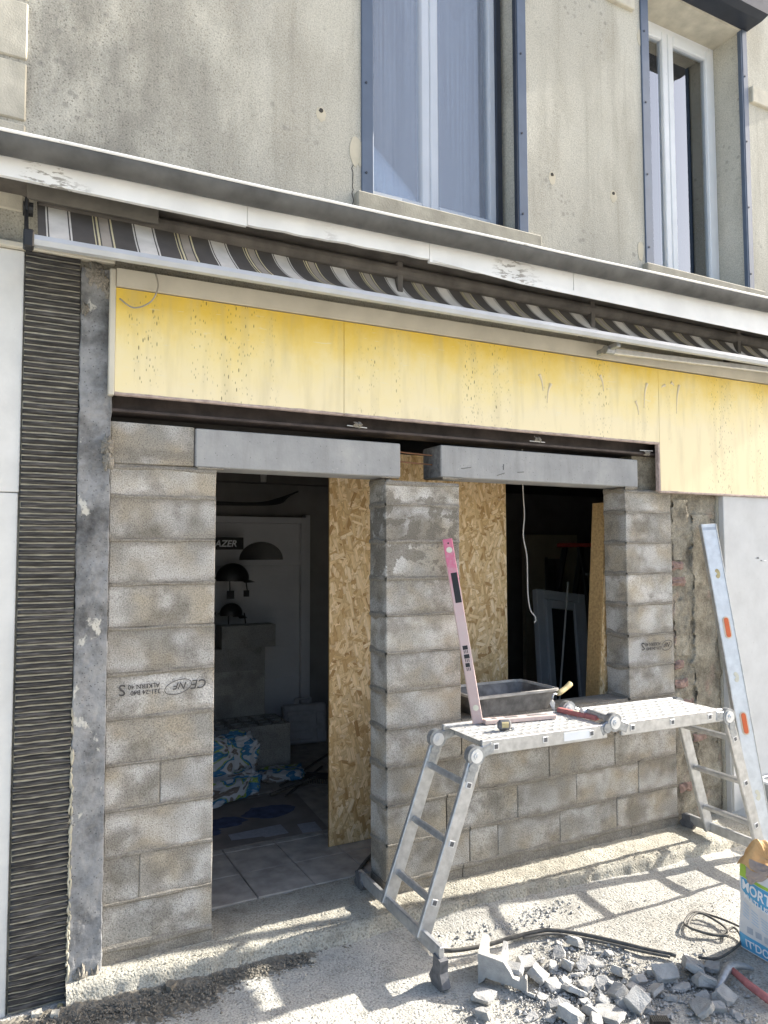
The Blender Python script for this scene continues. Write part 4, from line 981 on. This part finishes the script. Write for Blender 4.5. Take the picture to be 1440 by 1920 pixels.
for (s0, s1) in ((.335, 1.135), (1.235, 2.02)):
    for t in (-WR, WR):
        r_ = rail(s0, ZP, s1, ZP, t)
        if t < 0:
            for f in (.10, .48, .86): rung_end(r_, s0 + (s1 - s0) * f, ZP, t, -1, 0)
    for f in (.10, .48, .86): m = MB(); m.bar(LP(s0 + (s1 - s0) * f, -WR + .012, ZP - .008), LP(s0 + (s1 - s0) * f, WR - .012, ZP - .008), .03, .03); m.build('rung', 'alubare', LD)
    # perforated deck plate with real holes
    nu, nv = 16, 6; a0, a1, b0, b1 = s0 + .004, s1 - .004, -WR + .014, WR - .014; m = MB(); zt = ZP + .030
    for i in range(nu):
        for j in range(nv):
            x0, x1 = a0 + (a1 - a0) * i / nu, a0 + (a1 - a0) * (i + 1) / nu; y0, y1 = b0 + (b1 - b0) * j / nv, b0 + (b1 - b0) * (j + 1) / nv
            cx, cy = (x0 + x1) / 2, (y0 + y1) / 2; r = .0095 if (i + j) % 2 else .006
            outer = [(x0, y0), (cx, y0), (x1, y0), (x1, cy), (x1, y1), (cx, y1), (x0, y1), (x0, cy)]
            inner = [(cx + r * math.cos(R(225 + 45 * k)), cy + r * math.sin(R(225 + 45 * k))) for k in range(8)]
            vs = [LP(p[0], p[1], zt) for p in outer] + [LP(p[0], p[1], zt + .003) for p in inner] + [LP(p[0], p[1], zt - .006) for p in inner]
            fs = [(k, (k + 1) % 8, 8 + (k + 1) % 8, 8 + k) for k in range(8)] + [(8 + k, 8 + (k + 1) % 8, 16 + (k + 1) % 8, 16 + k) for k in range(8)]
            m.add(vs, fs)
    for t in (b0, b1): m.bar(LP(a0, t, zt - .008), LP(a1, t, zt - .008), .002, .018, b=0)
    m.build('deck_plate', 'deck', LD)
def hinge(s, z, t, sa, za, sb, zb):
    m = MB(); E = E2 * .019; c = LP(s, t, z)
    m.tube([c - E, c + E], .049, 22)
    m.build('hinge', 'galv', LD); h = bpy.context.scene.collection.objects[-1] if False else None
    hb_ = MB(); E3 = E2 * .024
    hb_.tube([c - E3, c + E3], .034, 18); hb_.tube([c - E2 * .029, c + E2 * .029], .017, 14); hb_.tube([c - E2 * .033, c + E2 * .033], .008, 10); hb_.build('hinge_cap', 'alu', LD)
    for (ss, zz) in ((sa, za), (sb, zb)):
        q = MB(); d = LP(ss, t, zz) - c; q.bar(c + d * .25, LP(ss, t, zz), .032, .058, E2.cross(d), .006); q.build('hinge_arm', 'galv', LD)
    q = MB(); dd = (LP(sa, t, za) - c).normalized(); lc_ = c + dd * .058; q.tube([lc_ - E2 * .022, lc_ + E2 * .022], .026, 16); q.build('lock_disc', 'galv', LD)
for t in (-WR, WR):
    hinge(.297, .940, t, .255, .815, .40, ZP)
    hinge(1.184, 1.012, t, 1.09, ZP, 1.28, ZP)
    hinge(2.068, .958, t, 2.115, .83, 1.96, ZP)
for t in (-WR,):
    q = MB(); q.bar(LP(1.17, t + .02, 1.03), LP(1.165, t + .19, 1.04), .03, .03, b=.006); q.build('lock_lever', 'galv', LD)
    q = MB(); a = LP(1.165, t + .19, 1.04); q.tube([a - Vector((.035, 0, 0)), a + Vector((.035, 0, 0))], .02, 12); q.build('lock_knob', 'alu', LD)
for (s, ta, tb, fz) in ((-.002, -.375, .53, .098), (2.335, -.56, .385, .098)):
    m = MB(); m.bar(LP(s, ta, .15), LP(s, tb, .15), .025, .062, b=.004); m.build('stabiliser_bar', 'alubare', LD)
    for (tt, zf) in ((ta, .0), (tb, .092)):
        sg_ = -1 if tt < 0 else 1
        m = MB(); ht = .14 if zf < .05 else .18; pts = [(-.015, ht), (.05, ht - .01), (.044, zf + (ht - zf) * .55), (.07, zf + .02), (.045, zf), (-.03, zf), (-.055, zf + .028), (-.02, zf + (ht - zf) * .6)]
        c = LP(s, tt, 0); m.prism([c + E2 * (sg_ * a - sg_ * .03) + Vector((-.021, 0, 0)) + Vector((0, 0, b)) for a, b in pts], (.042, 0, 0)); m.build('rubber_foot', 'rubber', LD)
for t in (-WR, WR):          # white plastic sleeve ring seen on the front leg
    pass
st_ = MB().box(.62, .80, -.0009, .0009, -.02, .02); 
stk = link('maker_sticker', MB().box(-.09, .09, -.0012, .0012, -.022, .022).mesh('maker_sticker', 'white'), LD, Matrix.Translation(LP(.93, -WR - .0135, ZP)) @ Matrix.Rotation(-ang, 4, 'Z'))

# ================================================================== TOOLS ON AND AROUND THE PLATFORM
ZD = ZP + .034
PK = thing('spirit_level', 'faded pink spirit level leaning upright on the middle block pier', 'spirit level')
p0, p1 = Vector((2.335, -.225, ZD)), Vector((2.266, -.036, 2.012)); axl = (p1 - p0).normalized()
sx = axl.cross(Vector((0, 1, .18))).normalized(); sy_ = sx.cross(axl).normalized()
if sx.x < 0: sx = -sx; sy_ = -sy_
if sy_.y < 0: sy_ = -sy_
# the broad face looks to the street, the narrow side to the left
rotz = Matrix.Rotation(R(-28), 3, axl); sx, sy_ = rotz @ sx, rotz @ sy_
Mk = Matrix((sx, sy_, axl)).transposed().to_4x4(); Mk.translation = p0
Lk = (p1 - p0).length
m = MB(); m.box(-.028, .028, -.012, .012, 0, Lk, .003, Mk); body = m.build('body', 'pink', PK)
m = MB(); m.box(-.029, -.0275, -.0125, .0125, .004, Lk - .004, 0, Mk); m.build('side_flange', 'pinkdusty', PK)
MB().box(-.013, .022, -.0135, -.0118, .66, .83, .001, Mk).build('black_sticker', 'black', PK)
for (zz, wd) in ((.40, .028), (.352, .03), (.305, .024)):
    MB().box(-.016, -.016 + wd, -.0135, -.0118, zz, zz + .022, .001, Mk).build('black_print', 'black', PK)
    for q in range(3): MB().box(-.013 + q * .009, -.009 + q * .009, -.0133, -.0118, zz - .02, zz - .003, 0, Mk).build('scale_mark', 'ink', PK)
for (zz, r, mt) in ((Lk - .065, .017, 'vial'), (.085, .016, 'vial'), (Lk - .026, .005, 'black')):
    m = MB(); m.tube([Mk @ Vector((.001, -.0122, zz)), Mk @ Vector((.001, -.0142, zz))], r, 18); m.build('vial', mt, PK)
Mflat = Matrix.Translation((2.355, -.245, ZD + .0125)) @ Matrix.Rotation(R(-9), 4, 'Z')
FL = thing('spirit_level', 'short dusty pink spirit level lying flat on the platform deck', 'spirit level')
MB().box(0, .44, -.03, .03, -.0125, .0125, .004, Mflat).build('body', 'pinkdusty', FL)
for (a, b) in ((.05, .08), (.13, .21), (.27, .40)): MB().box(a, b, -.012, .016, .0118, .0136, .001, Mflat).build('cutout', 'rubber', FL)
Mt = Matrix.Translation((2.372, -.415, ZD)) @ Matrix.Rotation(R(-15), 4, 'Z')
TM = thing('tape_measure', 'small yellow and black tape measure on the platform edge', 'tape measure')
MB().box(-.04, .035, -.02, .02, 0, .055, .014, Mt).build('body', 'rubber', TM); MB().box(-.028, .02, -.0215, .0215, .012, .046, .006, Mt).build('side_label', 'wood', TM); MB().box(.035, .052, -.01, .01, .001, .012, .002, Mt).build('tape_hook', 'galv', TM)
RL = thing('red_torpedo_level', 'small red level lying across the platform deck', 'spirit level')
Mr = Matrix.Translation((2.945, -.40, ZD + .012)) @ Matrix.Rotation(R(98), 4, 'Z')
MB().box(-.08, .20, -.017, .017, -.012, .014, .004, Mr).build('body', 'dustyred', RL); MB().box(.05, .09, -.009, .009, .0135, .016, .002, Mr).build('vial', 'vial', RL)
TR = thing('pointing_trowel', 'trowel with pale wooden handle leaning on the tub corner', 'trowel')
MB().tube(smooth_path([(3.09, -.12, 1.145), (3.03, -.135, 1.12), (2.955, -.15, 1.095)], 5), [.008, .017, .0175, .017, .016, .015, .0155, .016, .016, .014, .009], 12).build('handle', 'wood', TR, True)
MB().tube(smooth_path([(2.955, -.15, 1.095), (2.92, -.158, 1.10), (2.905, -.163, 1.075)], 4), .006, 8).build('tang', 'galv', TR, True)
MB().prism([(2.905, -.162, 1.08), (2.93, -.16, 1.05), (2.918, -.168, ZD + .003), (2.905, -.17, ZD + .003), (2.885, -.165, 1.05)], (0, .003, 0)).build('blade', 'galv', TR)
TB = thing('mortar_tub', 'black mortar caked tub standing on the low wall behind the platform', 'tub')
def ring(s, z, yoff=0): 
    x0, x1, y0, y1 = 2.45 + s, 3.08 - s, -.04 + s, .36 - s; r = .05; P = []
    for (cx, cy, a0) in ((x1 - r, y1 - r, 0), (x0 + r, y1 - r, 90), (x0 + r, y0 + r, 180), (x1 - r, y0 + r, 270)):
        for k in range(5): P.append((cx + r * math.cos(R(a0 + 22.5 * k)), cy + r * math.sin(R(a0 + 22.5 * k)), z + .003 * nz(cx, cy, k, 5)))
    return P
def loft(rings, close_last=True):
    m = MB(); n = len(rings[0])
    for r_ in rings: m.v += r_
    for i in range(len(rings) - 1):
        for k in range(n): m.f.append((i * n + k, i * n + (k + 1) % n, (i + 1) * n + (k + 1) % n, (i + 1) * n + k))
    if close_last: m.f.append(tuple((len(rings) - 1) * n + k for k in range(n)))
    return m
loft([ring(.045, .978), ring(.012, 1.085), ring(.012, 1.087)], False).build('outer_wall', 'tub', TB)
loft([ring(.016, 1.09), ring(.05, .985)]).build('inner_wall', 'tub', TB)
loft([ring(.013, 1.084), ring(-.004, 1.090), ring(-.004, 1.102), ring(.014, 1.104), ring(.018, 1.09)], False).build('rim', 'tubmortar', TB)
m = MB().grid(lambda u, v: (2.53 + u * .48, 0.02 + v * .28, .992 + .03 * max(0, nz(u * 3, v * 3, 2)) + .012 * nz(u * 9, v * 9, 1)), 24, 16); m.build('mortar_remains', 'tubmortar', TB, True)

AL = thing('long_level', 'long aluminium level with orange grips leaning on the old masonry pier', 'spirit level')
q0, q1 = Vector((4.405, -.44, .012)), Vector((4.415, -.055, 2.13)); ax2 = (q1 - q0).normalized(); L2 = (q1 - q0).length
f2 = Vector((-.35, -1, 0)); f2 = (f2 - ax2 * f2.dot(ax2)).normalized(); s2 = ax2.cross(f2).normalized()
if s2.x < 0: s2 = -s2
Ml = Matrix((s2, -f2, ax2)).transposed().to_4x4(); Ml.translation = q0
MB().box(-.055, .055, -.014, .014, 0, L2, .004, Ml).build('body', 'alu', AL)
MB().box(-.058, -.050, -.018, .018, .002, L2 - .002, .002, Ml).build('edge_rail', 'alubare', AL)
MB().box(.050, .058, -.018, .018, .002, L2 - .002, .002, Ml).build('edge_rail', 'alubare', AL)
def slot(cz, hl, hw, mt, d): 
    P = [(hw * math.cos(R(a)), hl - hw + hw * math.sin(R(a))) for a in range(0, 181, 20)] + [(hw * math.cos(R(a)), -hl + hw + hw * math.sin(R(a))) for a in range(180, 361, 20)]
    return MB().prism([Ml @ Vector((x, -.0142 - d, cz + z)) for x, z in P], -(Ml.to_3x3() @ Vector((0, 1, 0))) * .003)
for cz in (1.43, .80):
    slot(cz, .075, .026, 'cream', 0).build('grip_rim', 'cream', AL); slot(cz, .066, .016, 'orange', .0032).build('grip', 'orange', AL)
for cz, mt in ((1.80, 'wood'), (1.10, 'vial'), (.35, 'vial')):
    P = [(.020 * math.sin(R(a)) * abs(math.cos(R(a / 2 - 45))) ** .1, .034 * math.cos(R(a))) for a in range(0, 360, 30)]
    MB().prism([Ml @ Vector((x, -.0143, cz + z)) for x, z in P], -(Ml.to_3x3() @ Vector((0, 1, 0))) * .002).build('vial', mt, AL)
MB().box(-.048, .048, -.0152, -.014, L2 - .045, L2 - .025, 0, Ml).build('maker_label', 'greyprint', AL)
GB = thing('grey_basin', 'pale grey basin with white rim at the foot of the grey wall', 'basin')
def ring2(s, z, hw=.36, hd=.17, cx=5.18, cy=-.24): return [(cx + (hw - s) * math.copysign(abs(math.cos(R(a))) ** .35, math.cos(R(a))), cy + (hd - s) * math.copysign(abs(math.sin(R(a))) ** .35, math.sin(R(a))), z) for a in range(0, 360, 12)]
loft([ring2(.05, .012), ring2(.01, .30), ring2(.012, .302)], False).build('outer_wall', 'oldtub', GB)
loft([ring2(.012, .31), ring2(.055, .02)]).build('inner_wall', 'oldtub', GB)
loft([ring2(.01, .30), ring2(-.012, .305), ring2(-.012, .322), ring2(.014, .324)], False).build('rim', 'pvc', GB)

# ================================================================== MORTAR BAG AT THE RIGHT
BG = thing('mortar_bag', 'open paper mortar bag with blue print and torn kraft top', 'bag')
# the printed broad face looks left; s runs along it away from the wall, h goes up
def bagp(s, h, d=0.0):
    bulge = .028 * math.sin(math.pi * min(max(s / .42, 0), 1)) * (.5 + .5 * math.sin(math.pi * min(h / .5, 1)))
    x = 3.262 - bulge - d + .012 * nz(s * 7, h * 6, 2) * (1 if h > .03 else .3) + .10 * h * h
    y = -1.108 - s + .010 * nz(h * 6, 0, 5) + .02 * h
    return Vector((x, y, .008 + h))
def top_h(s): return .40 + .05 * s + .012 * nz(s * 11, 0, 8)
def bagsurf(u, v):
    # closed outline: front face, near end, back, far end
    per = u * 4
    h = v
    if per < 1.8: s = .42 * per / 1.8; return bagp(s, h * top_h(s))
    if per < 2.2: t = (per - 1.8) / .4; a = bagp(.42, h * top_h(.42)); return a + Vector((.16 * t, -.02 * math.sin(math.pi * t), 0))
    if per < 3.6: t = (per - 2.2) / 1.4; a = bagp(.42 * (1 - t), h * top_h(.42 * (1 - t))); return Vector((3.46 + .03 * math.sin(math.pi * t) * math.sin(math.pi * min(h + .1, 1)) + .08 * (h * .4) ** 2, a.y, a.z))
    t = (per - 3.6) / .4; a = bagp(0, h * top_h(0)); return Vector((a.x + (3.46 - a.x) * (1 - t), a.y + .02 * math.sin(math.pi * t), a.z))
MB().grid(bagsurf, 120, 40).build('sack', 'bagpaper', BG, True)
def bag_patch(name, mat, poly_lo, poly_hi, s0, s1, d, par=BG):
    n = 60; m = MB().grid(lambda u, v: bagp(s0 + u * (s1 - s0), poly_lo(s0 + u * (s1 - s0)) * (1 - v) + poly_hi(s0 + u * (s1 - s0)) * v, d), n, 8); return m.build(name, mat, par, True)
bag_patch('blue_band', 'bagblue', lambda s: .006, lambda s: .078 - .10 * s + .13 * s * s, .001, .419, .0016)
bb_ = bag_patch('blue_field', 'bagblue', lambda s: .275 - .35 * s + .55 * s * s + .05 * max(0, .03 - s) * 30 * .3, lambda s: .335 - .06 * s, .012, .419, .0016)
bag_patch('green_field', 'baggreen', lambda s: .338 - .06 * s, lambda s: min(top_h(s) * .995, .425 - .9 * s if s < .09 else .352 - .06 * s), .001, .419, .0018)
m = MB()
for r0 in range(5):
    z0 = .225 - r0 * .014
    for q in range(5):
        s0 = .02 + q * .055; m.grid(lambda u, v: bagp(s0 + u * .04, z0 - .25 * (s0 + u * .04) + v * .004, .002), 6, 1)
m.build('small_print', 'skyprint', BG)
m = MB()
for q in range(4): m.grid(lambda u, v: bagp(.05 + q * .045 + u * .032, .095 - .10 * (.05 + q * .045) + v * .03, .002), 4, 2)
m.build('symbol_row', 'greyprint', BG)
def bag_text(txt, size, s0, h0, slope, nm, bold=.001, shear=.0):
    me = text_mesh(txt, size, 'white', shear, bold); bm = bmesh.new(); bm.from_mesh(me)
    bmesh.ops.triangulate(bm, faces=bm.faces); bmesh.ops.subdivide_edges(bm, edges=bm.edges, cuts=2, use_grid_fill=True)
    for v in bm.verts: v.co = bagp(s0 + v.co.x, h0 + v.co.y + slope * v.co.x, .0045)
    bm.to_mesh(me); bm.free(); link(nm, me, BG)
bag_text('MORTIER', .062, .018, .285, -.12, 'lettering', .0015)
bag_text('MULTI-USAGES', .034, .03, .246, -.12, 'lettering')
bag_text("IT'DOM", .050, .035, .022, -.03, 'lettering')
tp = MB().grid(lambda u, v: (3.25 + .23 * v + .02 * nz(u * 6, v * 5, 1), -1.10 - .43 * u, (top_h(.42 * u) + .03) * (1 - .15 * abs(v - .5)) + .05 * abs(nz(u * 5, v * 4, 7)) + .075 * math.exp(-((u - .12) / .1) ** 2) * math.sin(math.pi * v)), 40, 20)
tp.build('torn_top', 'bagkraft', BG)
m = MB().grid(lambda u, v: bagp(.05 + .35 * u, top_h(.05 + .35 * u) - .07 * (1 - v) * (.6 + .5 * math.sin(u * 9 + 1)) + .035 * v + .012 * nz(u * 9, v * 3, 4), .006 + .012 * v * (1 - v) * 4 + .008 * nz(u * 8, v * 6, 2)), 40, 8); m.build('torn_flap', 'bagmauve', BG)
# cables
o = MB().tube(smooth_path([(1.95, -.30, .03), (1.91, -.40, .028), (1.93, -.47, .024), (2.012, -.509, .022), (2.165, -.535, .022), (2.299, -.55, .03), (2.456, -.563, .03), (2.534, -.593, .03), (2.638, -.672, .022), (2.73, -.796, .022), (2.812, -.923, .022), (2.9, -1.03, .02)], 6), .010, 8).build('ground_cable', 'cable', None, True); tag(o, 'thick grey cable crossing the sunlit ground to the rubble', 'cable')
o = MB().tube(smooth_path([(2.35, -.572, .028), (2.5, -.605, .025), (2.62, -.70, .018), (2.71, -.815, .018), (2.79, -.93, .018), (2.87, -1.02, .016)], 6), .007, 8).build('ground_cable', 'cable', None, True); tag(o, 'thinner second cable beside the thick cable near the rubble', 'cable')
o = MB().tube(smooth_path([(x, y, .02 + (.012 if i % 2 else 0)) for i, (x, y) in enumerate([(3.406, -.995), (3.376, -.931), (3.368, -.824), (3.306, -.791), (3.206, -.821), (3.153, -.885), (3.203, -.972), (3.257, -1.035), (3.341, -.943), (3.321, -.812), (3.184, -.859), (3.165, -.94), (3.25, -1.0), (3.35, -1.0), (3.3, -1.08), (3.166, -1.137), (3.05, -1.139), (2.961, -1.107)])], 6), .006, 8).build('coiled_cable', 'cable', None, True); tag(o, 'coiled grey cable lying beside the mortar bag', 'cable')

# ================================================================== RUBBLE
def chunk_mesh(seed, flat):
    rnd = random.Random(seed); bm = bmesh.new(); bmesh.ops.create_cube(bm, size=1.0)
    fy, fz = rnd.uniform(.65, 1.0), (rnd.uniform(.22, .35) if flat else rnd.uniform(.45, .75))
    for v in bm.verts: v.co = Vector((v.co.x + rnd.uniform(-.12, .12), (v.co.y + rnd.uniform(-.12, .12)) * fy, (v.co.z + rnd.uniform(-.1, .1)) * fz))
    for q in range(rnd.randint(2, 4)):                # broken off corners
        n_ = Vector((rnd.uniform(-1, 1), rnd.uniform(-1, 1), rnd.uniform(-.7, .9))).normalized()
        d = max(v.co.dot(n_) for v in bm.verts) * rnd.uniform(.55, .85)
        bmesh.ops.bisect_plane(bm, geom=bm.verts[:] + bm.edges[:] + bm.faces[:], plane_co=n_ * d, plane_no=n_, clear_outer=True)
        bmesh.ops.holes_fill(bm, edges=bm.edges[:])
    bmesh.ops.bevel(bm, geom=bm.edges[:], offset=.02, segments=1, affect='EDGES', profile=.5)
    bmesh.ops.triangulate(bm, faces=bm.faces[:]); bmesh.ops.subdivide_edges(bm, edges=[e for e in bm.edges if e.calc_length() > .18], cuts=2, use_grid_fill=True)
    for v in bm.verts: v.co += .05 * Vector((nz(v.co.x, v.co.y, v.co.z + seed, 5), nz(v.co.x + 9, v.co.y, v.co.z + seed, 5), nz(v.co.x, v.co.y + 9, v.co.z + seed, 5)))
    bmesh.ops.recalc_face_normals(bm, faces=bm.faces)
    me = bpy.data.meshes.new('rubble_chunk'); bm.to_mesh(me); bm.free(); me.materials.append(MT['rubble']); return me
CM = [chunk_mesh(100 + i, i % 3 == 0) for i in range(16)]
RUB = [(2.432,-0.743,0.067),(2.494,-0.670,0.039),(2.548,-0.733,0.068),(2.312,-0.743,0.043),(2.222,-0.767,0.074),(2.209,-0.864,0.082),(2.101,-0.945,0.046),(2.313,-0.836,0.054),(2.381,-0.857,0.059),(2.382,-0.916,0.054),(2.447,-0.887,0.059),(2.231,-0.946,0.076),(2.268,-1.025,0.084),(2.127,-1.058,0.059),(2.180,-1.057,0.050),(2.074,-1.100,0.058),(2.005,-1.064,0.049),(2.135,-1.164,0.101),(1.838,-0.963,0.062),(2.428,-1.036,0.076),(2.427,-1.126,0.060),(2.523,-1.132,0.066),(2.589,-1.185,0.079),(2.613,-1.242,0.046),(2.712,-1.140,0.082),(2.726,-1.213,0.080),(2.910,-1.117,0.089),(2.853,-1.176,0.087),(2.965,-1.166,0.089),(2.825,-1.256,0.085),(2.868,-1.260,0.057),(2.749,-1.306,0.069),(2.653,-1.374,0.098),(2.813,-1.357,0.092),(2.727,-1.388,0.067),(2.309,-1.208,0.111),(2.437,-1.226,0.077),(2.519,-1.184,0.046),(2.406,-1.184,0.059),(2.243,-1.157,0.063),(2.207,-1.226,0.057),(2.350,-1.297,0.057),(2.350,-1.023,0.071),(2.518,-0.899,0.060),(2.489,-0.873,0.065),(2.589,-1.094,0.062),(2.641,-0.859,0.051),(2.645,-0.976,0.035),(2.607,-0.819,0.036),(2.762,-1.468,0.044),(2.466,-1.263,0.045),(2.502,-1.314,0.053),(2.550,-1.011,0.053),(2.293,-0.946,0.048),(2.275,-1.094,0.055),(2.339,-1.128,0.059),(2.706,-1.069,0.044),(2.461,-1.068,0.052),(2.129,-0.982,0.046)]
lone = {(1.838, -0.963): 'lone pale rubble chunk left of the broken block, in the sun', (2.762, -1.468): 'lone small rubble chunk in the sunlight below the hammer', (1.906, -.855): ''}
rr_ = random.Random(5)
for i, (x, y, s) in enumerate(RUB):
    me = CM[i % 16]; s *= 1.06 + .14 * (i % 4 == 0) - .1 * (i % 3 == 1); zmin = 0
    Rm = Matrix.Rotation(rr_.uniform(0, 6.28), 4, 'Z') @ Matrix.Rotation(rr_.uniform(-.5, .5), 4, 'X') @ Matrix.Rotation(rr_.uniform(-.4, .4), 4, 'Y')
    zmin = min((Rm @ v.co).z for v in me.vertices) * s
    o = link('rubble_chunk', me, None, Matrix.Translation((x, y, (-zmin) * .72 * .84 + (.010 if i % 5 == 2 else 0))) @ Matrix.Diagonal((1, 1, .72, 1)) @ Rm @ Matrix.Scale(s, 4))
    zone = 'sunlit far edge of the rubble heap' if y > -.9 and x > 2.36 else 'left end of the rubble heap' if x < 2.26 else 'rubble beside the hammer' if x > 2.66 else 'front of the rubble heap' if y < -1.15 else 'middle of the rubble heap'
    lb = lone.get((x, y)) or 'angular grey concrete chunk in the ' + zone
    tag(o, lb, 'rubble', 'rubble chunks on the ground')
BW = thing('broken_block', 'large broken hollow block piece left of the rubble heap', 'block')
def bp(t, z, q=0.0): return (1.95 + .14 * t + .14 * q, -.76 - .17 * t + .155 * q, z)
MB().prism([bp(t, z) for t, z in ((0, .004), (0, .138), (.3, .130), (.53, .122), (.66, .085), (.72, .062), (.85, .056), (.97, .075), (1.0, .07), (1.0, .0), (.88, .018), (.6, .03), (.3, .034), (.16, .04), (.1, .02))], (.022, .024, 0)).build('front_shell', 'rubble', BW)
MB().prism([bp(.0, .006, .16), bp(0, .136, .16), bp(0, .137, .7), bp(.0, .128, .95), bp(0, .07, 1.0), bp(0, .006, .92)], (.019, -.023, 0)).build('side_shell', 'rubble', BW)
MB().prism([bp(.45, .006, .16), bp(.45, .118, .16), bp(.45, .115, .6), bp(.45, .122, .88), bp(.45, .05, .95), bp(.45, .006, .9)], (.014, -.017, 0)).build('inner_web', 'rubble', BW)
MB().box(0, .10, 0, .07, 0, .045, .012, Matrix.Translation((2.04, -.80, .03)) @ Matrix.Rotation(R(-50), 4, 'Z') @ Matrix.Rotation(R(14), 4, 'X')).build('base_shard', 'rubble', BW)
o = link('block_shard', CM[3], None, Matrix.Translation((1.90, -.87, .026)) @ Matrix.Rotation(.6, 4, 'Z') @ Matrix.Scale(.085, 4)); tag(o, 'small grey shard at the foot of the large broken block', 'rubble')
HM = thing('mason_hammer', 'mason hammer with red handle lying beside the bag', 'hammer')
MB().tube([(2.975, -1.275, .052), (2.967, -1.36, .035), (2.955, -1.50, .022)], [.014, .017, .018], 12).build('handle', 'dustyred', HM, True)
hp = smooth_path([(2.835, -1.30, .012), (2.895, -1.285, .035), (2.975, -1.262, .058), (3.05, -1.262, .045), (3.12, -1.272, .018)], 5)
MB().tube(hp, [.008 + .012 * math.sin(math.pi * k / (len(hp) - 1)) for k in range(len(hp))], 8).build('head', 'galv', HM, True)
o = MB()
for k in range(9): o.box(-.05 + k * .011, -.05 + k * .011 + .008, -.03, .03, 0, .075, .001, Matrix.Translation((2.41, -1.375, .002)) @ Matrix.Rotation(R(-30), 4, 'Z') @ Matrix.Scale(.72, 4))
o.box(-.05, .05, -.026, .026, .002, .07, 0, Matrix.Translation((2.41, -1.375, .002)) @ Matrix.Rotation(R(-30), 4, 'Z') @ Matrix.Scale(.72, 4))
tag(o.build('ribbed_plug', 'black'), 'black ribbed plastic plug at the front of the rubble', 'plug')
# small stones by the left post
for i, (x, y, s, lb) in enumerate(((.185, -.10, .045, 'upright pale stone at the foot of the ribbed cladding'), (.255, -.135, .035, 'round grey stone before the ribbed cladding'), (.28, -.07, .022, 'small yellow stone at the foot of the concrete post'), (.72, -.16, .05, 'brown clod in the dark earth before the left block pier'), (.66, -.17, .03, 'smaller clod beside the brown clod before the left pier'), (1.36, -.25, .03, 'small white stone on the shaded ground before the doorway'), (.62, -.42, .02, 'tiny white stone on the shaded ground at the left'))):
    me = CM[(i * 3 + 1) % 16].copy(); me.materials.clear(); me.materials.append(MT['wood' if i == 2 else 'dirt' if i in (3, 4) else 'pebble'])
    o = link('stone', me, None, Matrix.Translation((x, y, s * .35 + .004)) @ Matrix.Rotation(i * 1.3, 4, 'Z') @ Matrix.Scale(s, 4)); tag(o, lb, 'stone')

# ================================================================== LOOSE GRIT (nobody could count it)
def grit(name, label, mat, spots, seed):
    rnd = random.Random(seed); m = MB()
    for (x, y, z, r) in spots:
        a = [rnd.uniform(.6, 1.2) for _ in range(6)]; th = rnd.uniform(0, 1.6); c_, s_ = math.cos(th), math.sin(th)
        P = [(a[0] * c_, a[0] * s_, .2), (-a[1] * s_, a[1] * c_, .1), (-a[2] * c_, -a[2] * s_, .2), (a[3] * s_, -a[3] * c_, .1), (0, 0, .9 * a[4]), (0, 0, -.5)]
        m.add([(x + p[0] * r, y + p[1] * r, z + p[2] * r) for p in P], [(0, 1, 4), (1, 2, 4), (2, 3, 4), (3, 0, 4), (1, 0, 5), (2, 1, 5), (3, 2, 5), (0, 3, 5)])
    o = m.build(name, mat); tag(o, label, 'grit', kind='stuff'); return o
def earth(u, v):
    x = -.35 + u * 1.95; wd = .34 * (1 - .55 * max(0, (x - .7)) / .9); y = ledge_y(max(x, .3)) - .004 - v * wd
    h = .022 * (1 - v) ** 1.3 * min(1, (1.6 - x) * 3) + .007 * nz(x, y, 0, 7) + .006 * nz(x, y, 2, 22) + .011 * nz(x, y, 5, 70) - .009 * v - .002
    return (x, y, h)
tag(MB().grid(earth, 280, 70).build('earth_patch', 'dirt', None, True), 'dark crumbly earth spread before the left ledge', 'earth', kind='stuff')
rg = random.Random(3)
sp = []
for i in range(9000):
    x = rg.uniform(.35, 4.6); y = ledge_y(x) + rg.random() ** .8 * .35; 
    if y > -.005 and not (.96 < x < 1.88 and y < .25): continue
    dens = nz(x, y, 0, 4)
    if dens < -.15 and rg.random() < .6: continue
    sp.append((x, y, .088 + .008 * nz(x, y, 0, 5), rg.uniform(.0015, .0055) * (1.5 if rg.random() < .06 else 1)))
grit('ledge_grit', 'loose sandy mortar grit on the ledge along the walls', 'ledge', sp, 1)
sp = []
for i in range(11000):
    x = rg.uniform(-.2, 4.6); y = -.1 - rg.random() ** 1.3 * 1.6
    if y > ledge_y(x) - .01: continue
    if x < 1.6 and rg.random() < .35: continue
    sp.append((x, y, .002 + .010 * nz(x, y, 0, 2.2) + .005 * nz(x, y, 3, 9), rg.uniform(.001, .0042) * (1.8 if rg.random() < .04 else 1)))
grit('street_grit', 'pale grit scattered over the street concrete', 'pebble', sp, 2)
sp = []
for i in range(3800):
    x = rg.uniform(.05, 1.35); y = ledge_y(max(x, .3)) - .03 - abs(rg.gauss(0, .085)) * (1.2 if x < .9 else .5)
    sp.append((x, y, .004 + .014 * rg.random(), rg.uniform(.002, .009)))
grit('dark_earth_crumbs', 'dark earth crumbs along the foot of the left ledge', 'dirt', sp, 3)
sp = []
for i in range(4200):
    x, y, s = rg.choice(RUB); sp.append((x + rg.gauss(0, .065), y + rg.gauss(0, .065), .003 + .010 * rg.random(), rg.uniform(.002, .008) * (2.3 if rg.random() < .12 else 1)))
for i in range(350): sp.append((2.48 + rg.gauss(0, .16), -.36 + rg.gauss(0, .05), .006, rg.uniform(.003, .013)))
grit('rubble_crumbs', 'small concrete crumbs between the rubble chunks', 'rubble', sp, 4)
